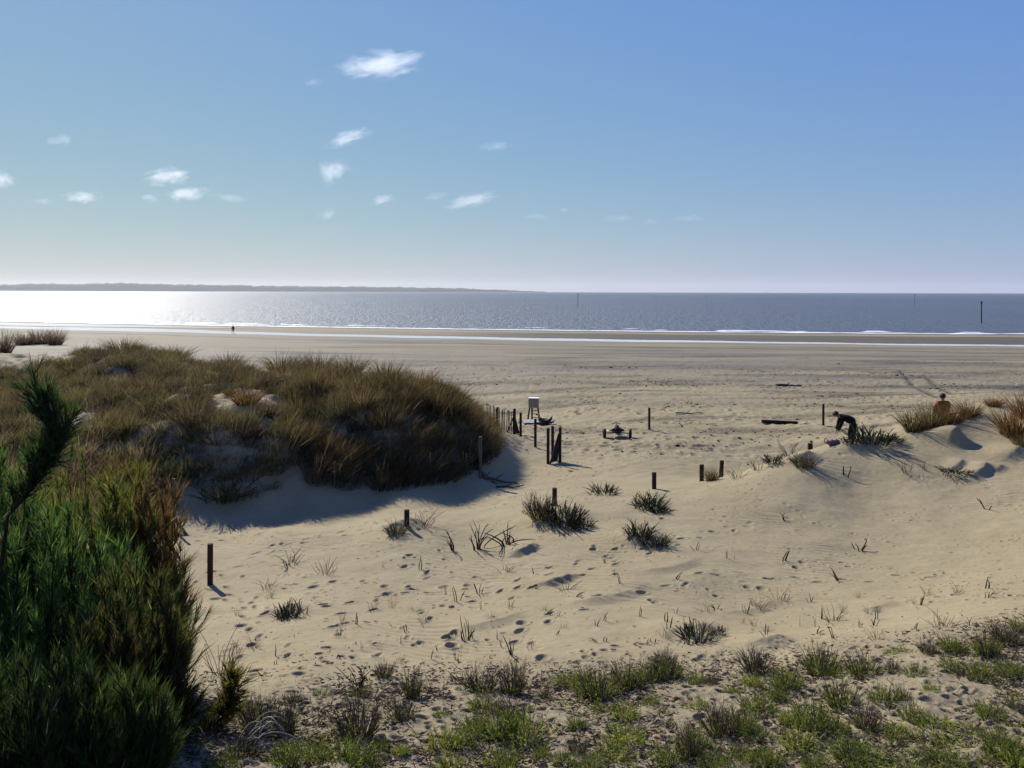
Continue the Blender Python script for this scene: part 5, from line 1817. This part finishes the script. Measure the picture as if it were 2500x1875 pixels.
MC = cloud_mat('cloud_dense', .0048, .68)
MF = cloud_mat('cloud_thin', .0022, .76)
bm = bmesh.new()
bmesh.ops.create_icosphere(bm, subdivisions=3, radius=1.0)
cme, cmf = bpy.data.meshes.new('cloud'), bpy.data.meshes.new('thin_cloud')
bm.to_mesh(cme)
bm.to_mesh(cmf)
bm.free()
cme.materials.append(MC)
cmf.materials.append(MF)
for px, py, w, h, thin, rot, lab in [
    (925, 160, 200, 62, 0, -8, 'largest bright white cloud high in the sky'), (845, 338, 112, 34, 0, -14, 'slim slanting white cloud below the largest one'), (812, 418, 84, 66, 1, -35, 'ragged upright cloud below the slim slanting one'), (1212, 356, 80, 30, 1, -6, 'small flat cloud right of the slim slanting one'),
    (1152, 489, 116, 34, 0, -12, 'long low cloud right of the centre above the coast'), (930, 489, 62, 24, 0, -8, 'small rounded low cloud between ragged cloud and coast'), (1065, 478, 66, 22, 1, -12, 'faint streak left of the long low cloud'), (412, 430, 120, 42, 0, -4, 'upper one of two stacked clouds at the left'),
    (456, 474, 92, 36, 0, -6, 'lower one of two stacked clouds at the left'), (200, 481, 80, 30, 0, -4, 'low puff left of the two stacked clouds'), (563, 483, 96, 24, 1, 4, 'thin flat cloud right of the two stacked clouds'), (148, 343, 62, 30, 1, -10, 'small high wisp near the left edge'),
    (6, 440, 40, 42, 0, 0, 'puff cut by the left edge of the picture'), (105, 491, 46, 22, 1, 0, 'faint little puff low at the far left'), (797, 524, 46, 30, 1, -30, 'faint slanting wisp near the horizon in the middle'), (1508, 532, 70, 20, 1, 0, 'left one of the faint wisps at right above the horizon'),
    (1585, 541, 36, 20, 1, 0, 'smallest of the faint wisps at right above the horizon'), (1680, 533, 80, 22, 1, -4, 'right one of the faint wisps above the horizon'), (1377, 512, 26, 14, 1, 0, 'tiny faint speck of cloud right of the long low cloud'), (1310, 529, 70, 16, 1, 0, 'faint flat streak below the long low cloud'),
        (764, 203, 50, 22, 1, -10, 'tiny wisp left below the largest cloud'), (365, 484, 44, 26, 1, 0, 'faint puff between the low puff and stacked clouds')]:
    D = 5200
    p = P(px, py, D)
    s = D / F
    o = obj('cloud', cmf if thin else cme, None, tuple(p))
    o.scale = (w * s * .70, h * s * .9, h * s * .66)
    o.rotation_euler = (0, R(rot), 0)
    tag(o, lab, 'cloud', 'small clouds over the sea')

# ------------------------------------------------------------------ haze
m, nt, out = mat('haze')
v = N(nt, 'VolumePrincipled', Density=3.5e-5, Anisotropy=.3)
v.inputs['Color'].default_value = (.90, .94, .98, 1)
nt.links.new(v.outputs[0], out.inputs['Volume'])
m.cycles.homogeneous_volume = True
mb = MB().box((0, 5600, 56), (34000, 11600, 126))
tag(mb.build('haze', m), kind='stuff')

# ------------------------------------------------------------------ light
w = bpy.data.worlds.new('World')
sc.world = w
w.use_nodes = True
nt = w.node_tree
for n_ in list(nt.nodes):
    nt.nodes.remove(n_)
wo = nt.nodes.new('ShaderNodeOutputWorld')
bg_ = nt.nodes.new('ShaderNodeBackground')
sky = nt.nodes.new('ShaderNodeTexSky')
sky.sky_type = 'NISHITA'
sky.sun_disc = False
sky.sun_elevation = SUN_EL
sky.sun_rotation = SUN_AZ
sky.altitude = 0
sky.air_density = 1.2
sky.dust_density = .1
sky.ozone_density = 4.0
bg_.inputs[1].default_value = .058
# the hazy autumn sky is flatter than a clear one: each channel of the sky colour is compressed a little
sp = nt.nodes.new('ShaderNodeSeparateColor')
cb = nt.nodes.new('ShaderNodeCombineColor')
nt.links.new(sky.outputs[0], sp.inputs[0])
ro_ = math_(nt, 'MULTIPLY', math_(nt, 'POWER', sp.outputs[0], .72), .0965)
go_ = math_(nt, 'MULTIPLY', math_(nt, 'POWER', sp.outputs[1], .55), .1575)
bo_ = math_(nt, 'MULTIPLY_ADD', ro_, -.15, .668)
for k_, v_ in enumerate((ro_, go_, bo_)):
    nt.links.new(math_(nt, 'DIVIDE', v_, .088), cb.inputs[k_])
nt.links.new(cb.outputs[0], bg_.inputs[0])
nt.links.new(bg_.outputs[0], wo.inputs[0])
sd_ = bpy.data.lights.new('sun', 'SUN')
sd_.energy = 5.0
sd_.angle = R(.53)
sd_.color = (1.0, .95, .86)
so = bpy.data.objects.new('sun', sd_)
C.objects.link(so)
dv = Vector((math.sin(SUN_AZ) * math.cos(SUN_EL), math.cos(SUN_AZ) * math.cos(SUN_EL), math.sin(SUN_EL)))
so.rotation_euler = dv.to_track_quat('Z', 'Y').to_euler()
so.location = (-20, 30, 40)

sc.view_settings.view_transform = 'Standard'
sc.view_settings.look = 'None'
sc.view_settings.exposure = 0.6
sc.view_settings.gamma = 1.0
sc.render.engine = 'CYCLES'
cy_ = sc.cycles
cy_.max_bounces = 6
cy_.diffuse_bounces = 3
cy_.glossy_bounces = 2
cy_.transmission_bounces = 4
cy_.volume_bounces = 2
cy_.transparent_max_bounces = 8
cy_.caustics_reflective = False
cy_.caustics_refractive = False
cy_.use_denoising = True
cy_.sample_clamp_indirect = 4.0
